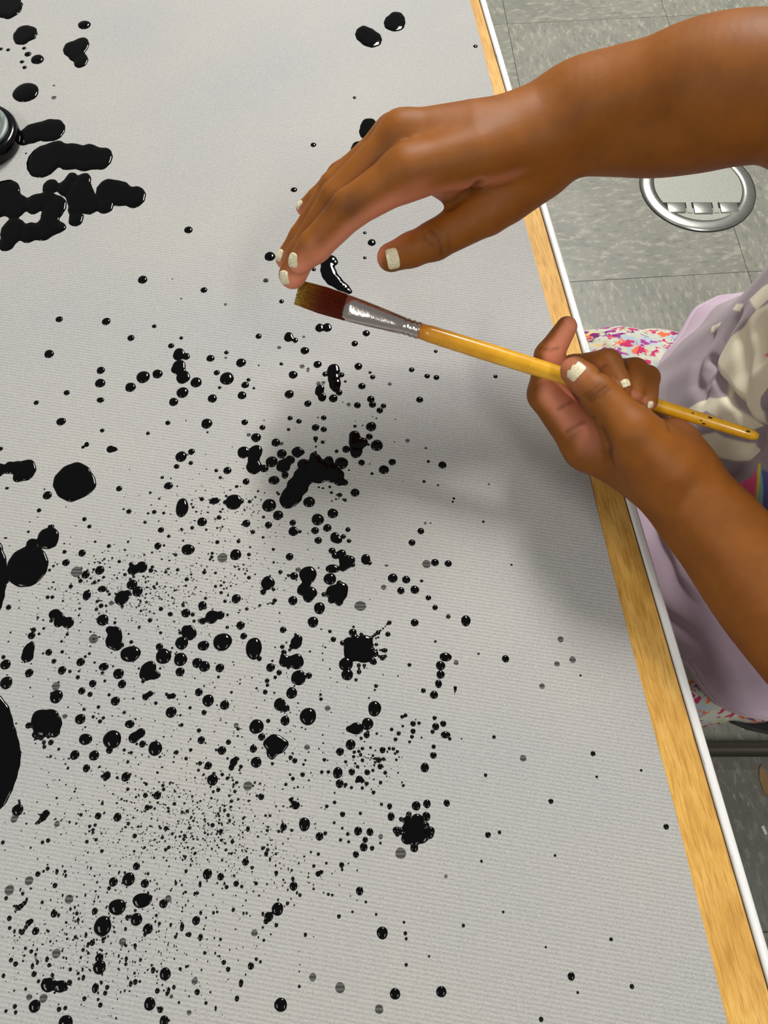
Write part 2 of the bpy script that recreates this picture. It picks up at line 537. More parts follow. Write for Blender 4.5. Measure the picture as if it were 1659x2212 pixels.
# ------------------------------------------------------------------ ink on the cloth
# Every entry is measured on the photograph: (x, y, half width[, half height]); the blots are laid on
# the cloth as real domes of ink of that size.
CROPS = {1: (0, 0, 3.95), 2: (0, 560, 2.9625), 3: (500, 560, 2.765), 4: (0, 1080, 2.9625), 5: (500, 1080, 2.9625),
         6: (0, 1640, 2.9625), 7: (500, 1600, 2.9625), 0: (0, 0, 1.0)}
ROUND = {
 1: "720,214,54,35 320,508,56 238,463,29 206,412,18 188,528,20 210,576,20 70,426,18 8,418,18 220,790,112,80 1608,1962,37 222,1309,9",
 2: "913,131,31 1305,197,22 1103,125,5 1160,252,6 379,384,23 680,398,28 987,429,15 838,504,23 314,606,31 1160,504,13 1095,554,20 "
    "1347,634,26 1449,597,15 1387,726,20 1452,763,46 1406,821,12 645,711,27 641,793,34,27 916,754,44,37 1008,734,33,28 835,819,35,29 "
    "1255,788,37 427,854,20 232,918,17 643,901,25,17 1168,853,39 1111,913,30 1359,891,30 391,1039,31,24 654,1096,15 947,1114,13 "
    "1074,1047,17 1323,1052,36 1190,1032,5 1159,1263,37 1225,1232,22 1130,1326,18 1221,1304,15 5,1213,15 303,1511,29 762,1468,20 "
    "1078,1450,29,23 1328,1107,8 1384,1352,13 1455,1352,26 45,1465,14,8 284,1472,6 1292,1535,15 1165,1590,41,60 825,1614,17 "
    "250,1607,15 948,1626,9 987,1617,15 1048,1624,11",
 3: "162,460,19 805,442,22 736,504,20 438,546,26 299,252,15 57,618,30 514,628,25 298,625,12 163,634,6 368,690,27 758,640,24 843,704,16 "
    "828,676,10 102,720,13 82,751,23 134,770,9 345,806,28 63,813,27 456,862,22 608,831,27 643,797,20 680,730,9 779,758,22 752,872,21 "
    "832,836,23 842,868,22 908,876,17 886,903,20 1076,660,17 1169,698,17 1224,706,18 1577,700,13 1220,550,12 1124,839,21 350,949,16 "
    "403,968,17 551,947,17 79,974,20 185,1005,18 502,1005,23 551,1016,19 147,1065,30 834,1000,31,28 265,1095,27 823,1060,21 545,1093,12 "
    "628,1147,12 685,1135,24 868,1112,37 818,1107,9 300,1162,30 240,1210,36 195,1250,26 657,1218,40 777,1215,20 910,1257,30 960,1212,22 "
    "839,1281,10 1176,1208,10 1260,1229,24 1150,1328,10 1328,1429,8 738,1394,27,24 464,1450,35 87,1328,21 254,1320,33,26 522,1362,7 "
    "587,1360,9 597,1394,10 647,1408,15 669,1435,8 159,1385,8 109,1447,12 225,1470,42 980,957,4 844,940,4",
 4: "540,123,15 572,170,14 1030,192,20 1293,140,31 1402,112,16 1162,187,10 1230,178,13 1320,190,9 1080,232,12 820,267,9 609,267,9 "
    "697,295,14 1010,294,23 1050,291,9 413,332,14 525,340,24 422,401,24 548,478,27 638,450,30 1203,317,43,34 1508,350,37 1391,270,14 "
    "1355,365,12 1358,341,11 763,394,12 966,451,16 845,542,34 880,585,34 555,610,27,32 655,570,30,20 515,518,15 453,553,14 605,528,13 "
    "632,516,10 305,622,13 335,622,13 647,677,16 55,687,18 1030,697,15 1090,731,16 1190,724,29 1233,733,14 1295,675,28 1307,463,14 "
    "1195,508,14 1137,447,12 1242,775,11 1440,648,12 328,773,13 657,768,38 735,785,11 960,770,15 215,832,17 202,868,24 250,857,10 "
    "280,822,10 430,860,11 840,909,13 1028,850,11 835,985,65,51 312,975,22 345,1032,16 398,972,12 35,1053,33 22,1006,14 187,1107,27 "
    "40,1170,40 397,1090,27 516,1037,27 546,1002,10 572,983,10 664,1067,32,25 498,1135,14 593,1175,24 523,1222,23 576,1244,17 "
    "758,1112,34 781,1178,27 1020,940,24 1046,1000,50 1155,1020,43 1152,1100,29 1163,915,42 1153,850,12 1302,932,37,32 1424,908,61,56 "
    "1262,1042,32 1308,1065,35 1407,1075,28 1398,1133,10 915,1162,12 671,1158,10 360,1258,42 738,1287,29 630,1325,12 698,1247,11 "
    "997,1300,12 1272,1230,25 1332,1283,38 1437,1312,30 1216,1330,11 1095,1358,35 1306,1360,17 513,1402,33 596,1388,11 640,1417,14 "
    "830,1434,31,26 547,1531,43,36 718,1532,58 700,1602,22 912,1562,22 993,1590,45 1288,1537,24 1273,1475,14 1163,1440,12 1420,1603,27 "
    "1462,1550,17 1220,1600,12 1130,1615,14 478,1632,30 602,1635,32 840,1617,11 795,1600,11 376,1595,10 325,1640,9",
 5: "95,150,26 298,98,33 237,160,23 392,146,21 552,125,40 648,86,34 613,179,27 535,196,25 745,190,17 555,259,24 716,234,17 752,262,15 "
    "137,205,15 45,265,13 112,349,13 203,239,10 268,316,11 372,363,25 648,440,46,28 630,505,40 400,487,26 365,483,11 313,461,14 "
    "202,588,18 112,497,13 30,632,30 277,643,15 393,644,30 563,692,36,38 522,781,35 58,803,27 78,871,22 330,831,21 1032,500,31 "
    "1118,510,26 1084,580,24 1173,574,28 1217,518,11 1260,626,18 1303,688,18 1302,400,25 1387,407,23 1212,199,22 1155,273,22 "
    "1500,773,31,35 1172,785,25 1305,905,9 1001,859,17 630,841,12 652,892,18 143,950,51,72 178,1015,17 325,940,15 335,975,18 250,1072,28 "
    "305,1105,18 228,1157,15 280,1135,12 230,1185,12 385,1235,36 216,1229,16 490,1385,54 343,1412,30 160,1450,46 193,1517,23 235,1414,14 "
    "573,1274,12 733,1050,45 741,1118,37 797,1151,11 925,1190,13 831,860,13 927,925,12 916,1335,43,49 870,1433,38 865,1505,20 "
    "1370,1005,40,28 1338,1060,30 1338,1117,27 1325,1177,22,27 1228,1220,16 1296,1247,26 1139,1055,13 1581,984,8 1300,1395,14 "
    "1162,1432,18 1200,1428,12 1307,1450,23 1355,1432,20 1287,1483,14 1370,1503,32,22 1397,1528,12 1162,1480,17 1155,1515,13 "
    "1140,1548,10 1025,1468,12 1070,1494,14 1050,1532,13 830,1525,11 930,1495,9 1096,1447,9",
 6: "553,58,24 805,113,29 750,118,10 930,231,16 1007,231,25 1047,193,12 942,310,18 628,363,21 752,371,26 1333,41,24 1280,26,14 1360,132,35 "
    "1422,98,12 1455,122,12 1397,196,14 1062,443,15 1103,477,10 862,491,15 113,325,36 272,532,12 308,520,14 18,533,13 556,528,12 "
    "652,588,12 305,700,13 364,712,10 416,718,10 242,735,17 352,808,16 725,785,28 698,826,13 823,768,40,44 873,685,23 927,795,26 "
    "750,946,55,52 607,972,20 657,1068,57 873,1025,37 947,1085,31 346,989,22 492,987,12 270,916,11 228,1100,23 60,1018,16 62,1080,12 "
    "590,1175,18 200,1230,13 228,1250,10 70,1285,14 100,1310,16 315,1318,13 636,1270,26 636,1332,40 218,1375,17 335,1382,12 450,1345,12 "
    "445,1430,17 610,1465,22,32 686,1460,14 673,1497,14 540,1532,14 642,1573,15 628,1538,10 222,1580,37 95,1582,14 378,1600,15 "
    "418,1592,13 38,1612,11 100,1620,12 420,1690,46 1050,1675,30 958,1566,36,44 1026,1603,19 1057,1374,36 980,1350,15,22 1007,1482,16 "
    "1070,1500,13 1153,1342,11 1192,1328,9 1262,1490,18 1318,1560,11 1145,1557,9 805,1312,11 866,1425,15,20 1432,1300,15 1460,1344,15 "
    "1255,1032,26 1211,1122,15 1327,735,30,34 1412,752,22 1450,818,13 1165,1075,14,28 1283,1140,15,24 1123,1137,11 1020,1052,11 "
    "1000,1000,10 1411,1153,10 1360,422,14 1412,465,12,22 1487,528,13 1280,800,10,22 1380,1595,8,18",
 7: "140,52,24 60,166,13 158,138,34 262,147,11 190,359,20 455,217,15 393,243,13 348,280,11 333,553,22 467,535,36,44 563,612,25 600,593,13 "
    "105,565,13,18 90,776,22 30,915,18 158,914,12 287,848,12,18 222,724,14,17 378,108,14 405,128,17 594,122,12 461,152,9 695,70,25 "
    "762,25,32 680,205,31,37 692,275,26 730,282,13 770,200,21 868,202,18 905,190,11 984,205,13 943,124,18 967,60,20 972,117,12 "
    "838,125,12 952,165,18 865,275,14 768,300,11 837,303,11 909,331,13 954,268,12 785,73,11 815,68,11 838,50,12 782,102,11 806,166,11 "
    "731,135,11 792,145,8 1010,50,11 1036,52,12 1062,70,11 1047,82,9 1055,123,9 890,45,9 905,95,9 915,115,9 578,201,12 620,200,12 "
    "660,395,12 610,420,12 711,471,17 825,465,11 1100,287,10 1294,38,14 1292,94,21 1237,172,27,31 1626,220,11 1376,398,19,22 "
    "1012,420,16,21 1021,486,23,27 1182,417,28,31 1251,404,24,29 1247,485,26,31 810,578,26,29 886,584,22,26 856,634,18 846,681,25,28 "
    "900,688,15 796,728,20 705,795,17 744,597,12 750,647,10 953,655,9 698,635,11 709,560,9 527,802,11 607,784,9 397,931,25,30 "
    "820,962,24,28 620,983,10 645,988,9 688,1124,13 295,1077,38 287,1180,13 473,1242,11,15 965,1230,36 1113,1233,12 1118,1268,10 "
    "1104,1162,9 926,1112,9 860,1032,9 1484,1183,11 1118,1434,11 1265,1380,8 124,1442,20,25 185,1415,10 61,1552,15,27 35,1650,15,20 "
    "434,1573,10 1047,1620,34,37 1343,1606,33,37 1641,603,18 1601,774,8 556,726,11 315,1690,41,46",
 0: "1027,100,5 766,211,4 677,313,6.5 635,410,7 803,524,9 788,557,4 788,503,4 583,554,12 678,582,5 1092,1423,8 1254,1459,2.5 1281,1628,5.5 "
    "1067,1592,4 1190,1731,5.5 1439,1786,6 1055,1803,5.5 1079,1798,4 1199,1848,3 1320,2029,4 1179,2046,2.5 1234,2109,8 1248,2144,3 "
    "1365,2131,5 1385,1664,3 1289,1678,3 1169,2202,5 1087,1970,3 1105,1220,2.5 1044,1127,3 946,1048,2.5 1056,1046,2 978,1084,2.5 "
    "930,1130,2 1049,1675,3.5 353,1952,9 1040,1860,3 965,1735,7",
}
FAINT = {1: "460,833,21 460,729,11", 2: "1443,289,10 1445,630,9", 3: "432,463,9 285,527,12 205,127,11 422,640,15 457,660,9,15 520,743,14 549,738,12 "
         "700,868,13 945,745,12 103,1049,13 300,1102,12 1052,1084,13", 4: "490,460,36 1424,370,32 713,660,16 1280,772,16 599,888,30 358,1192,26 415,1385,16",
         5: "427,447,17 974,559,17 1248,410,27 1388,745,15 992,419,13,8 1240,148,9 1438,1040,16 615,1333,18 825,678,38,31 30,1443,16",
         6: "90,384,22 365,414,18 186,778,27 60,838,30 442,896,27 785,1170,22 1077,893,21 360,1243,27 278,1530,25 187,1522,19 1246,1421,20 1210,1622,15 1097,1518,12",
         7: "483,42,18 105,290,29 1083,720,34,37 955,614,15 147,1230,21 520,1513,23,27 695,1580,31,36 1372,868,11",
         0: "1211,1381,6.5 1203,1434,6 1237,1425,7 1171,1482,6 1130,1638,7 574,606,6 819,2180,9 968,1332,5"}
# joined blots: (crop, label, name, circles)
BLOTS = [
 (1, 'ragged black ink splat at the top left corner of the cloth', "60,30,112 90,70,90 170,95,10 150,60,40 62,140,14 178,40,14 30,110,40"),
 (1, 'oval black ink blot with a fringed right edge near the top left corner', "200,298,84 245,290,68 300,272,14 312,290,10 285,250,14 295,320,12 262,238,10 150,300,40"),
 (1, 'heart-shaped black ink blot near the top left of the cloth', "690,390,72 605,415,66 650,450,70 690,520,62"),
 (1, 'short fat ink blot joined to the ink pot', "240,1150,78 300,1130,88 400,1112,95 465,1112,92 200,1180,60"),
 (1, 'long black ink blot below the pot, widest at its left', "370,1375,142 470,1310,112 600,1335,116 740,1345,118 865,1352,98"),
 (1, 'many-lobed black ink blot in the cluster at upper left', "430,1595,68 560,1600,72 610,1520,50 710,1545,70 680,1660,118 770,1740,92 900,1755,72 650,1870,65 650,1775,72"),
 (1, 'sausage-shaped black ink blot pointing right at upper left', "920,1625,102 1030,1660,100 1150,1682,94 1000,1640,95"),
 (1, 'branching black ink puddle at the left edge below the pot', "40,1660,130 130,1760,105 -30,1720,150 300,1740,88 400,1690,72 470,1765,98 430,1850,85 380,1960,95 250,1985,88 110,1970,108 60,2075,72 470,1945,58 530,1942,38"),
 (2, 'pear-shaped ink drop at the top of a short column of blots', "1145,610,40 1190,622,24"),
 (2, 'ink blot of two fused drops in a short column', "1145,690,46 1172,755,44 1122,708,24"),
 (2, 'tiny ink drop with a satellite speck at middle left', "555,1185,18 532,1202,10"),
 (2, 'small ink drop drawn out to the right at middle left', "705,1216,24 730,1217,17 745,1218,10"),
 (2, 'large almost round black ink blot at middle left', "472,1425,112 425,1420,86 530,1430,78 470,1460,88 480,1380,80 560,1450,50"),
 (2, 'lobed ink blot reaching in from the left edge', "165,1350,68 60,1335,40 120,1390,38 -10,1350,46 100,1335,42"),
 (2, 'small ink drop with burst edge above the speckled field', "1365,1548,22 1385,1545,20 1340,1540,6 1345,1562,7 1340,1555,5"),
 (2, 'round ink drop with a knob on either side', "1495,1553,50 1438,1556,14 1450,1556,14 1545,1550,18"),
 (3, 'ink drop with a smaller drop fused at lower right, below the bristles', "343,465,29 380,485,16 362,476,14"),
 (3, 'pair of fused round ink drops just below the metal ferrule', "525,410,26 570,408,28"),
 (3, 'tall glossy ink blot with two side knobs, right of centre', "610,665,40 612,710,38 618,745,38 625,775,22 558,687,15 580,690,12 658,692,17"),
 (3, 'small wedge-shaped ink blot beside the tall knobbed blot', "525,790,27 540,825,26 530,772,24"),
 (3, 'glossy ink blot with a bent white reflection right of the big splash', "735,1060,36 745,1100,46 745,1150,38 785,1095,30"),
 (3, 'twin-lobed ink blot at the left of the big splash', "70,1153,36 145,1150,42 132,1200,36 132,1240,44 150,1240,34"),
 (3, 'fused pair of ink drops left of the big splash', "310,1235,42 350,1200,30"),
 (3, 'drop-shaped ink blot with a point to the right above the big splash', "392,1152,34 415,1153,20 428,1154,9"),
 (3, 'big black ink splash with a long lower lobe and jagged top', "340,1435,55 365,1410,62 395,1355,66 430,1300,62 500,1200,38 490,1170,18 505,1120,8 503,1150,9 503,1090,9 503,1070,15 520,1265,74 600,1275,58 580,1205,30 645,1325,32 680,1335,17 430,1225,36 640,1290,34 320,1290,22"),
 (0, 'comma-shaped black ink streak under the right hand fingers', "705,564,11 716,562,11 722,566,8 707,572,14 708,578,15 708,585,16 711,592,16 715,598,15 720,604,14 726,609,13 732,613,12 738,618,11 744,622,9 750,626,8 756,630,5"),
 (0, 'rounded black ink blot partly behind the middle knuckles', "797,274,19 790,285,15 803,290,14"),
 (0, 'black ink blot mostly hidden behind the right hand fingers', "776,322,18 772,338,18 782,350,18"),
 (0, 'slanting oval ink blot at the top of the cloth', "786,74,19 800,83,20 810,86,15"),
 (0, 'squarish ink blot at the very top of the cloth', "856,45,20 846,50,17 858,52,15"),
 (4, 'big round ink pool with a chain of two drops at the left edge', "308,245,71 205,280,36 175,425,132 -30,500,90 330,172,16 312,168,8 350,290,12 246,265,18 185,320,30"),
 (4, 'tall black ink pool cut off by the left edge', "-75,330,90 -60,420,105 -70,520,118 -75,620,105 -80,700,84"),
 (4, 'ink blot of three fused drops in the speckled field', "907,430,37 850,447,34 838,412,16 875,440,22"),
 (4, 'egg-shaped ink drop with a side point in the speckled field', "778,628,46 812,600,24 738,600,10 825,590,12"),
 (4, 'caterpillar of fused ink drops with a grey halo', "1352,750,42 1410,738,28 1300,775,22 1380,742,26"),
 (4, 'clump of four fused ink drops in the left speckled field', "350,733,38 380,750,30 375,782,32 435,785,38 402,768,26"),
 (4, 'lumpy upright ink blot of three lobes in the left field', "735,860,48 700,832,26 715,905,44 750,930,36 735,890,46 785,925,10"),
 (4, 'tall pear-shaped ink drop with a tip at the top left', "175,1000,40 180,970,38 190,940,30 203,915,12"),
 (4, 'ink blot of two lobes touching a round drop', "1212,855,46 1190,832,30 1215,818,18"),
 (4, 'triangular ink blot with a broad white reflection', "945,1090,50 935,1115,44 985,1118,34 1010,1120,16 960,1070,40"),
 (4, 'small slanted dumbbell of ink', "930,1262,23 962,1240,18 945,1250,16"),
 (4, 'tiny pair of fused ink beads', "1083,1260,17 1108,1255,18"),
 (4, 'big round ink splat dripping four short runs', "290,1430,84 320,1395,56 260,1400,60 180,1445,20 205,1445,14 232,1500,26 222,1535,9 235,1530,10 262,1520,20 282,1550,14 285,1580,12 325,1550,20 312,1515,14 345,1480,40 330,1440,66 378,1400,14"),
 (4, 'slanted pair of fused ink drops', "858,1522,36 900,1490,31 880,1505,28"),
 (0, 'vast round black ink pool cut off by the lower left edge', "-60,1600,92 -55,1650,100 -60,1690,92 -50,1560,70"),
 (5, 'ink drop with a bud on its right side', "398,200,32 437,202,11 422,202,12"),
 (5, 'kidney-shaped ink drop with a bead beside it', "662,240,32 685,254,26"),
 (5, 'lumpy branching ink blot right of the speckled field', "644,326,22 660,355,22 690,352,24 708,346,28 735,395,46 765,385,26 715,430,28 780,415,14"),
 (5, 'ink drop with a small tail to the lower right', "858,380,32 885,403,14 876,394,14"),
 (5, 'shiny squat ink puddle with two buds, dark red in the middle', "680,600,62 650,590,46 705,570,44 690,530,17 590,604,15 615,604,12 690,650,26 640,640,24"),
 (5, 'big round ink drop fused with a wavy puddle below', "490,478,56 478,540,28 455,575,36 510,595,40 490,620,36"),
 (5, 'glossy round ink drop with two beads at its foot', "233,532,45 202,590,17 268,572,14 212,572,14"),
 (5, 'irregular ink blot with small spines at centre', "415,915,38 425,890,30 385,935,18 352,913,9 372,960,10 410,860,10"),
 (5, 'broad double ink blot at centre', "340,1030,38 380,1030,34 415,1035,50 330,1000,18 365,1075,12"),
 (5, 'round ink drop with a big bud to the right', "428,1138,48 495,1125,22 470,1128,18"),
 (5, 'bean-shaped ink drop at centre', "308,1308,40 345,1330,28"),
 (5, 'star-shaped ink splash throwing thin fingers to the right', "800,950,80 850,980,62 770,985,50 850,915,54 760,920,44 775,850,26 790,880,24 "
     "890,885,14 905,872,9 920,862,12 938,850,17 955,835,6 970,822,5 985,808,5 998,795,9 1012,786,16 925,885,7 940,878,9 "
     "905,955,12 930,960,7 950,960,7 970,962,11 985,962,13 920,985,22 945,1000,12 965,1008,18 985,1000,12 905,1030,22 915,1040,16 "
     "815,1060,14 817,1080,8 817,1100,14 850,1060,14 850,1075,9 720,920,10 708,916,16 925,925,12 900,930,12"),
 (5, 'large ink drop with a smaller lobe on its left', "800,1462,42 752,1465,20 775,1465,26"),
 (5, 'small ink drop with a long thin tail', "1433,1200,13 1433,1215,9 1430,1230,5 1428,1245,4"),
 (5, 'tiny dumbbell of ink at right of centre', "1115,1378,14 1092,1386,12"),
 (6, 'ragged ink drop with a spur to the left', "680,105,26 655,110,12 672,130,12 690,92,16"),
 (6, 'feathered slanting ink streak at lower left', "295,350,24 280,370,24 262,385,18 245,402,14 232,410,9 245,352,6 258,358,9"),
 (6, 'forked ink streak at the left edge', "155,920,16 135,940,18 115,955,16 100,978,7 90,940,6 105,940,7"),
 (6, 'glossy ink drop with a pointed right corner at lower left', "900,905,50 930,900,42 955,885,16 968,878,8"),
 (6, 'long thin ink streak slanting down to the left', "200,1038,16 182,1050,20 165,1075,14 150,1095,11 138,1118,9 125,1140,8 112,1160,9 100,1172,6"),
 (6, 'fused pair of large ink drops at lower left', "308,1445,48 385,1455,42 345,1448,32 285,1415,16 350,1495,10 420,1470,14"),
 (7, 'clustered ink blot of many round lobes at lower right', "1170,570,76 1190,515,46 1130,505,26 1130,625,42 1210,610,52 1240,540,24 1135,470,18 1055,575,26 1060,600,16 1085,580,22 1275,580,28 1268,600,26 1168,685,27 1170,650,30 1085,503,15 1110,510,16"),
 (7, 'ragged slanting ink blot left of centre', "15,140,26 0,172,18 32,118,18"),
 (7, 'big teardrop of ink with a white triangular reflection', "275,20,62 300,30,56 262,70,40 262,105,16 340,20,26 235,15,34"),
 (7, 'ink drop with a cluster of tiny beads at its upper left', "412,412,27 390,392,14 375,378,13 388,370,10"),
 (7, 'angular small ink blot of two drops', "818,245,22 840,258,13 800,262,11"),
 (7, 'pair of small fused beads', "555,853,17 576,840,13"),
 (7, 'ink drop with a broken glint touching a round drop', "240,1128,31 222,1155,17 262,1105,12"),
]
NV = np.array


def px_scale(u, v):
    """metres on the cloth for one photo pixel across"""
    return (at(u + 5, v, CT) - at(u - 5, v, CT)).length / 10


def parse(s):
    return [tuple(float(q) for q in w.split(',')) for w in s.split()]


singles, faints, blots = [], [], []
for store, src in ((singles, ROUND), (faints, FAINT)):
    for c, s in src.items():
        ox, oy, sc = CROPS[c]
        for e in parse(s):
            store.append((ox + e[0] / sc, oy + e[1] / sc, e[2] / sc, (e[3] / sc if len(e) > 3 else None)))
for c, lab, s in BLOTS:
    ox, oy, sc = CROPS[c]
    blots.append((lab, [(ox + e[0] / sc, oy + e[1] / sc, e[2] / sc) for e in parse(s)]))

rnd = random.Random(11)


def v_ratio(u, v):
    """how tall one pixel-wide circle on the cloth looks here"""
    p = px_scale(u, v)
    return p / ((at(u, v - 5, CT) - at(u, v + 5, CT)).length / 10)


def drop_geom(u, v, rx, ry, seg, rings, base):
    s = px_scale(u, v)
    c = at(u, v, CT)
    wx = rx * s
    wy = wx if ry is None else ry * s / v_ratio(u, v)
    r = min(wx, wy)
    hgt = min(0.34 * r, 0.0016) if r > 0.0012 else 0.42 * r
    ph = [rnd.uniform(0, 6.28) for _ in range(4)]
    amp = 0.035 if seg > 12 else 0.08
    vs, fs = [], []
    for q, rho in enumerate(rings):
        z = hgt * math.sqrt(max(0.0, 1 - rho ** 2.2))
        for j in range(seg):
            a = 2 * math.pi * j / seg
            w = 1 + rho * amp * (math.sin(2 * a + ph[0]) * 0.6 + math.sin(3 * a + ph[1]) * 0.6 + math.sin(5 * a + ph[2]) * 0.3)
            vs.append((c.x + wx * rho * w * math.cos(a), c.y + wy * rho * w * math.sin(a), base + z))
    vs.append((c.x, c.y, base + hgt))
    for q in range(len(rings) - 1):
        for j in range(seg):
            a, b = q * seg + j, q * seg + (j + 1) % seg
            fs.append((a, b, b + seg, a + seg))
    t = (len(rings) - 1) * seg
    for j in range(seg):
        fs.append((t + j, t + (j + 1) % seg, len(vs) - 1))
    return vs, fs, c, math.pi * wx * wy


def blot_geom(circ, base):
    cs = []
    for u, v, r in circ:
        c = at(u, v, CT)
        s = px_scale(u, v)
        cs.append((c.x, c.y, r * s, r * s / 1.0, v_ratio(u, v)))
    A = NV(cs)
    r = A[:, 2]
    # circles measured on the photo are round in the picture: stretch them on the cloth accordingly
    ry = r / A[:, 4]
    x0, x1 = (A[:, 0] - r).min() - 0.0006, (A[:, 0] + r).max() + 0.0006
    y0, y1 = (A[:, 1] - ry).min() - 0.0006, (A[:, 1] + ry).max() + 0.0006
    h = max((x1 - x0), (y1 - y0)) / 84
    h = max(h, 0.0002)
    nx, ny = int((x1 - x0) / h) + 2, int((y1 - y0) / h) + 2
    X, Y = np.meshgrid(x0 + h * np.arange(nx), y0 + h * np.arange(ny), indexing='ij')
    f = np.full(X.shape, 1.0)
    kk = float(np.clip(0.4 * np.median(r), 0.0004, 0.003))
    for cx, cy, q, _, vr in cs:
        d = (np.sqrt((X - cx) ** 2 + ((Y - cy) * vr) ** 2) - q)
        hh = np.clip(0.5 + 0.5 * (f - d) / kk, 0, 1)
        f = f * (1 - hh) + d * hh - kk * hh * (1 - hh)
    p1, p2 = rnd.uniform(0, 6), rnd.uniform(0, 6)
    f = f + kk * 0.06 + 0.00012 * (np.sin(X * 900 + p1) + np.sin(Y * 1100 + p2))
    w = min(max(r.max() * 0.8, 0.001), 0.0042)
    hgt = 0.24 * w

    def z_of(val):
        q = min(1.0, max(0.0, -val) / w)
        return base + hgt * math.sqrt(max(0.0, 1 - (1 - q) ** 2))
    vid, vs, fs = {}, [], []

    def vert(key, x, y, val):
        if key not in vid:
            vid[key] = len(vs)
            vs.append((x, y, z_of(val)))
        return vid[key]
    ins = f < 0
    cells = np.argwhere(ins[:-1, :-1] | ins[1:, :-1] | ins[:-1, 1:] | ins[1:, 1:])
    for i, j in cells:
        cor = [(i, j), (i + 1, j), (i + 1, j + 1), (i, j + 1)]
        poly = []
        for a in range(4):
            p, q = cor[a], cor[(a + 1) % 4]
            fp, fq = f[p], f[q]
            if fp < 0:
                poly.append(vert(p, X[p], Y[p], fp))
            if (fp < 0) != (fq < 0):
                t = fp / (fp - fq)
                key = (min(p, q), max(p, q))
                poly.append(vert(key, X[p] + (X[q] - X[p]) * t, Y[p] + (Y[q] - Y[p]) * t, 0.0))
        if len(poly) >= 3:
            fs.append(poly)
    return vs, fs, float(ins.sum()) * h * h


items = []        # (area, kind, data)
for lab, circ in blots:
    vs, fs, area = blot_geom(circ, CT)
    cu = sum(c[0] for c in circ) / len(circ)
    cv = sum(c[1] for c in circ) / len(circ)
    items.append([area * 50 + 1, lab, vs, fs, cu, cv, area])
for u, v, rx, ry in singles:
    big = rx > 7
    vs, fs, c, area = drop_geom(u, v, rx, ry, 26 if big else 16, (1.0, 0.96, 0.86, 0.68, 0.4) if big else (1.0, 0.9, 0.6), CT)
    items.append([area, None, vs, fs, u, v, area])
items.sort(key=lambda t: -t[0])


# short names of the blots that other drops are described by
SHORT = {'ragged black ink splat at': 'ragged corner splat', 'oval black ink blot with a fringed': 'fringed oval blot', 'heart-shaped': 'heart-shaped blot',
         'long black ink blot below': 'long blot below the pot', 'sausage-shaped': 'sausage-shaped blot', 'ink blot of two fused drops in a short': 'short column of blots',
         'large almost round': 'large round blot at left', 'lobed ink blot reaching': 'lobed blot at the left edge', 'pair of fused round ink drops just': 'fused pair below the ferrule',
         'tall glossy ink blot': 'tall knobbed blot', 'glossy ink blot with a bent': 'blot with a bent reflection', 'twin-lobed': 'twin-lobed blot', 'big black ink splash': 'big jagged splash',
         'comma-shaped': 'comma-shaped streak', 'slanting oval ink blot at': 'slanting oval blot at the top', 'big round ink pool with': 'pool at the left edge', 'ink blot of three fused drops': 'three-drop blot',
         'caterpillar': 'caterpillar-shaped blot', 'clump of four': 'four-drop clump', 'lumpy upright': 'lumpy upright blot', 'tall pear-shaped': 'tall pear-shaped drop', 'triangular': 'triangular blot',
         'big round ink splat dripping': 'dripping round splat', 'vast round': 'vast pool at lower left', 'lumpy branching': 'lumpy branching blot', 'shiny squat': 'squat shiny puddle',
         'big round ink drop fused': 'drop with wavy puddle', 'broad double': 'broad double blot', 'round ink drop with a big bud': 'drop with a big bud', 'bean-shaped': 'bean-shaped drop',
         'star-shaped': 'star-shaped splash', 'large ink drop with a smaller lobe': 'drop with a left lobe', 'small ink drop with a long': 'tailed little drop', 'feathered': 'feathered streak',
         'forked': 'forked streak', 'glossy ink drop with a pointed': 'drop with a pointed corner', 'long thin': 'long thin streak', 'fused pair of large': 'large fused pair at lower left',
         'clustered': 'many-lobed cluster', 'big teardrop': 'big teardrop', 'ink drop with a cluster': 'drop with tiny beads', 'ink drop with a broken': 'drop with a broken glint'}
anchors = []
for key, lab, vs, fs, u, v, area in items:
    if lab:
        for k0, nm in SHORT.items():
            if lab.startswith(k0):
                anchors.append((u, v, nm))
ORD = ['first', 'second', 'third', 'fourth', 'fifth', 'sixth', 'seventh', 'eighth', 'ninth', 'tenth', 'eleventh', 'twelfth', 'thirteenth', 'fourteenth',
       'fifteenth', 'sixteenth', 'seventeenth', 'eighteenth', 'nineteenth', 'twentieth']


def place_labels(pts, what):
    """pts: (u, v) list -> one label each, told by the nearest named blot, the side of it and the order going away"""
    grp = {}
    for i, (u, v) in enumerate(pts):
        d, a = min((math.hypot(u - x, (v - y)), (x, y, nm)) for x, y, nm in anchors)
        dx, dy = u - a[0], v - a[1]
        side_ = ('right of' if dx > 0 else 'left of') if abs(dx) > abs(dy) else ('below' if dy > 0 else 'above')
        grp.setdefault((side_, a[2]), []).append((d, i))
    out = [None] * len(pts)
    for (side_, nm), l in grp.items():
        l.sort()
        for r, (d, i) in enumerate(l):
            if len(l) == 1:
                out[i] = '%s just %s the %s' % (what, side_, nm)
            else:
                out[i] = '%s, %s %s the %s' % (what, ORD[min(r, 19)], side_, nm)
    return out


single_ids = [i for i, it in enumerate(items[:298]) if it[1] is None]
by_size = {}
for i in single_ids:
    rpx = math.sqrt(items[i][6] / math.pi) / px_scale(items[i][4], items[i][5])
    by_size.setdefault('large' if rpx > 13 else ('medium' if rpx > 8 else 'small'), []).append(i)
drop_label = {}
for size, ids in by_size.items():
    for i, lb in zip(ids, place_labels([(items[i][4], items[i][5]) for i in ids], size + ' round black ink drop')):
        drop_label[i] = (lb, size)

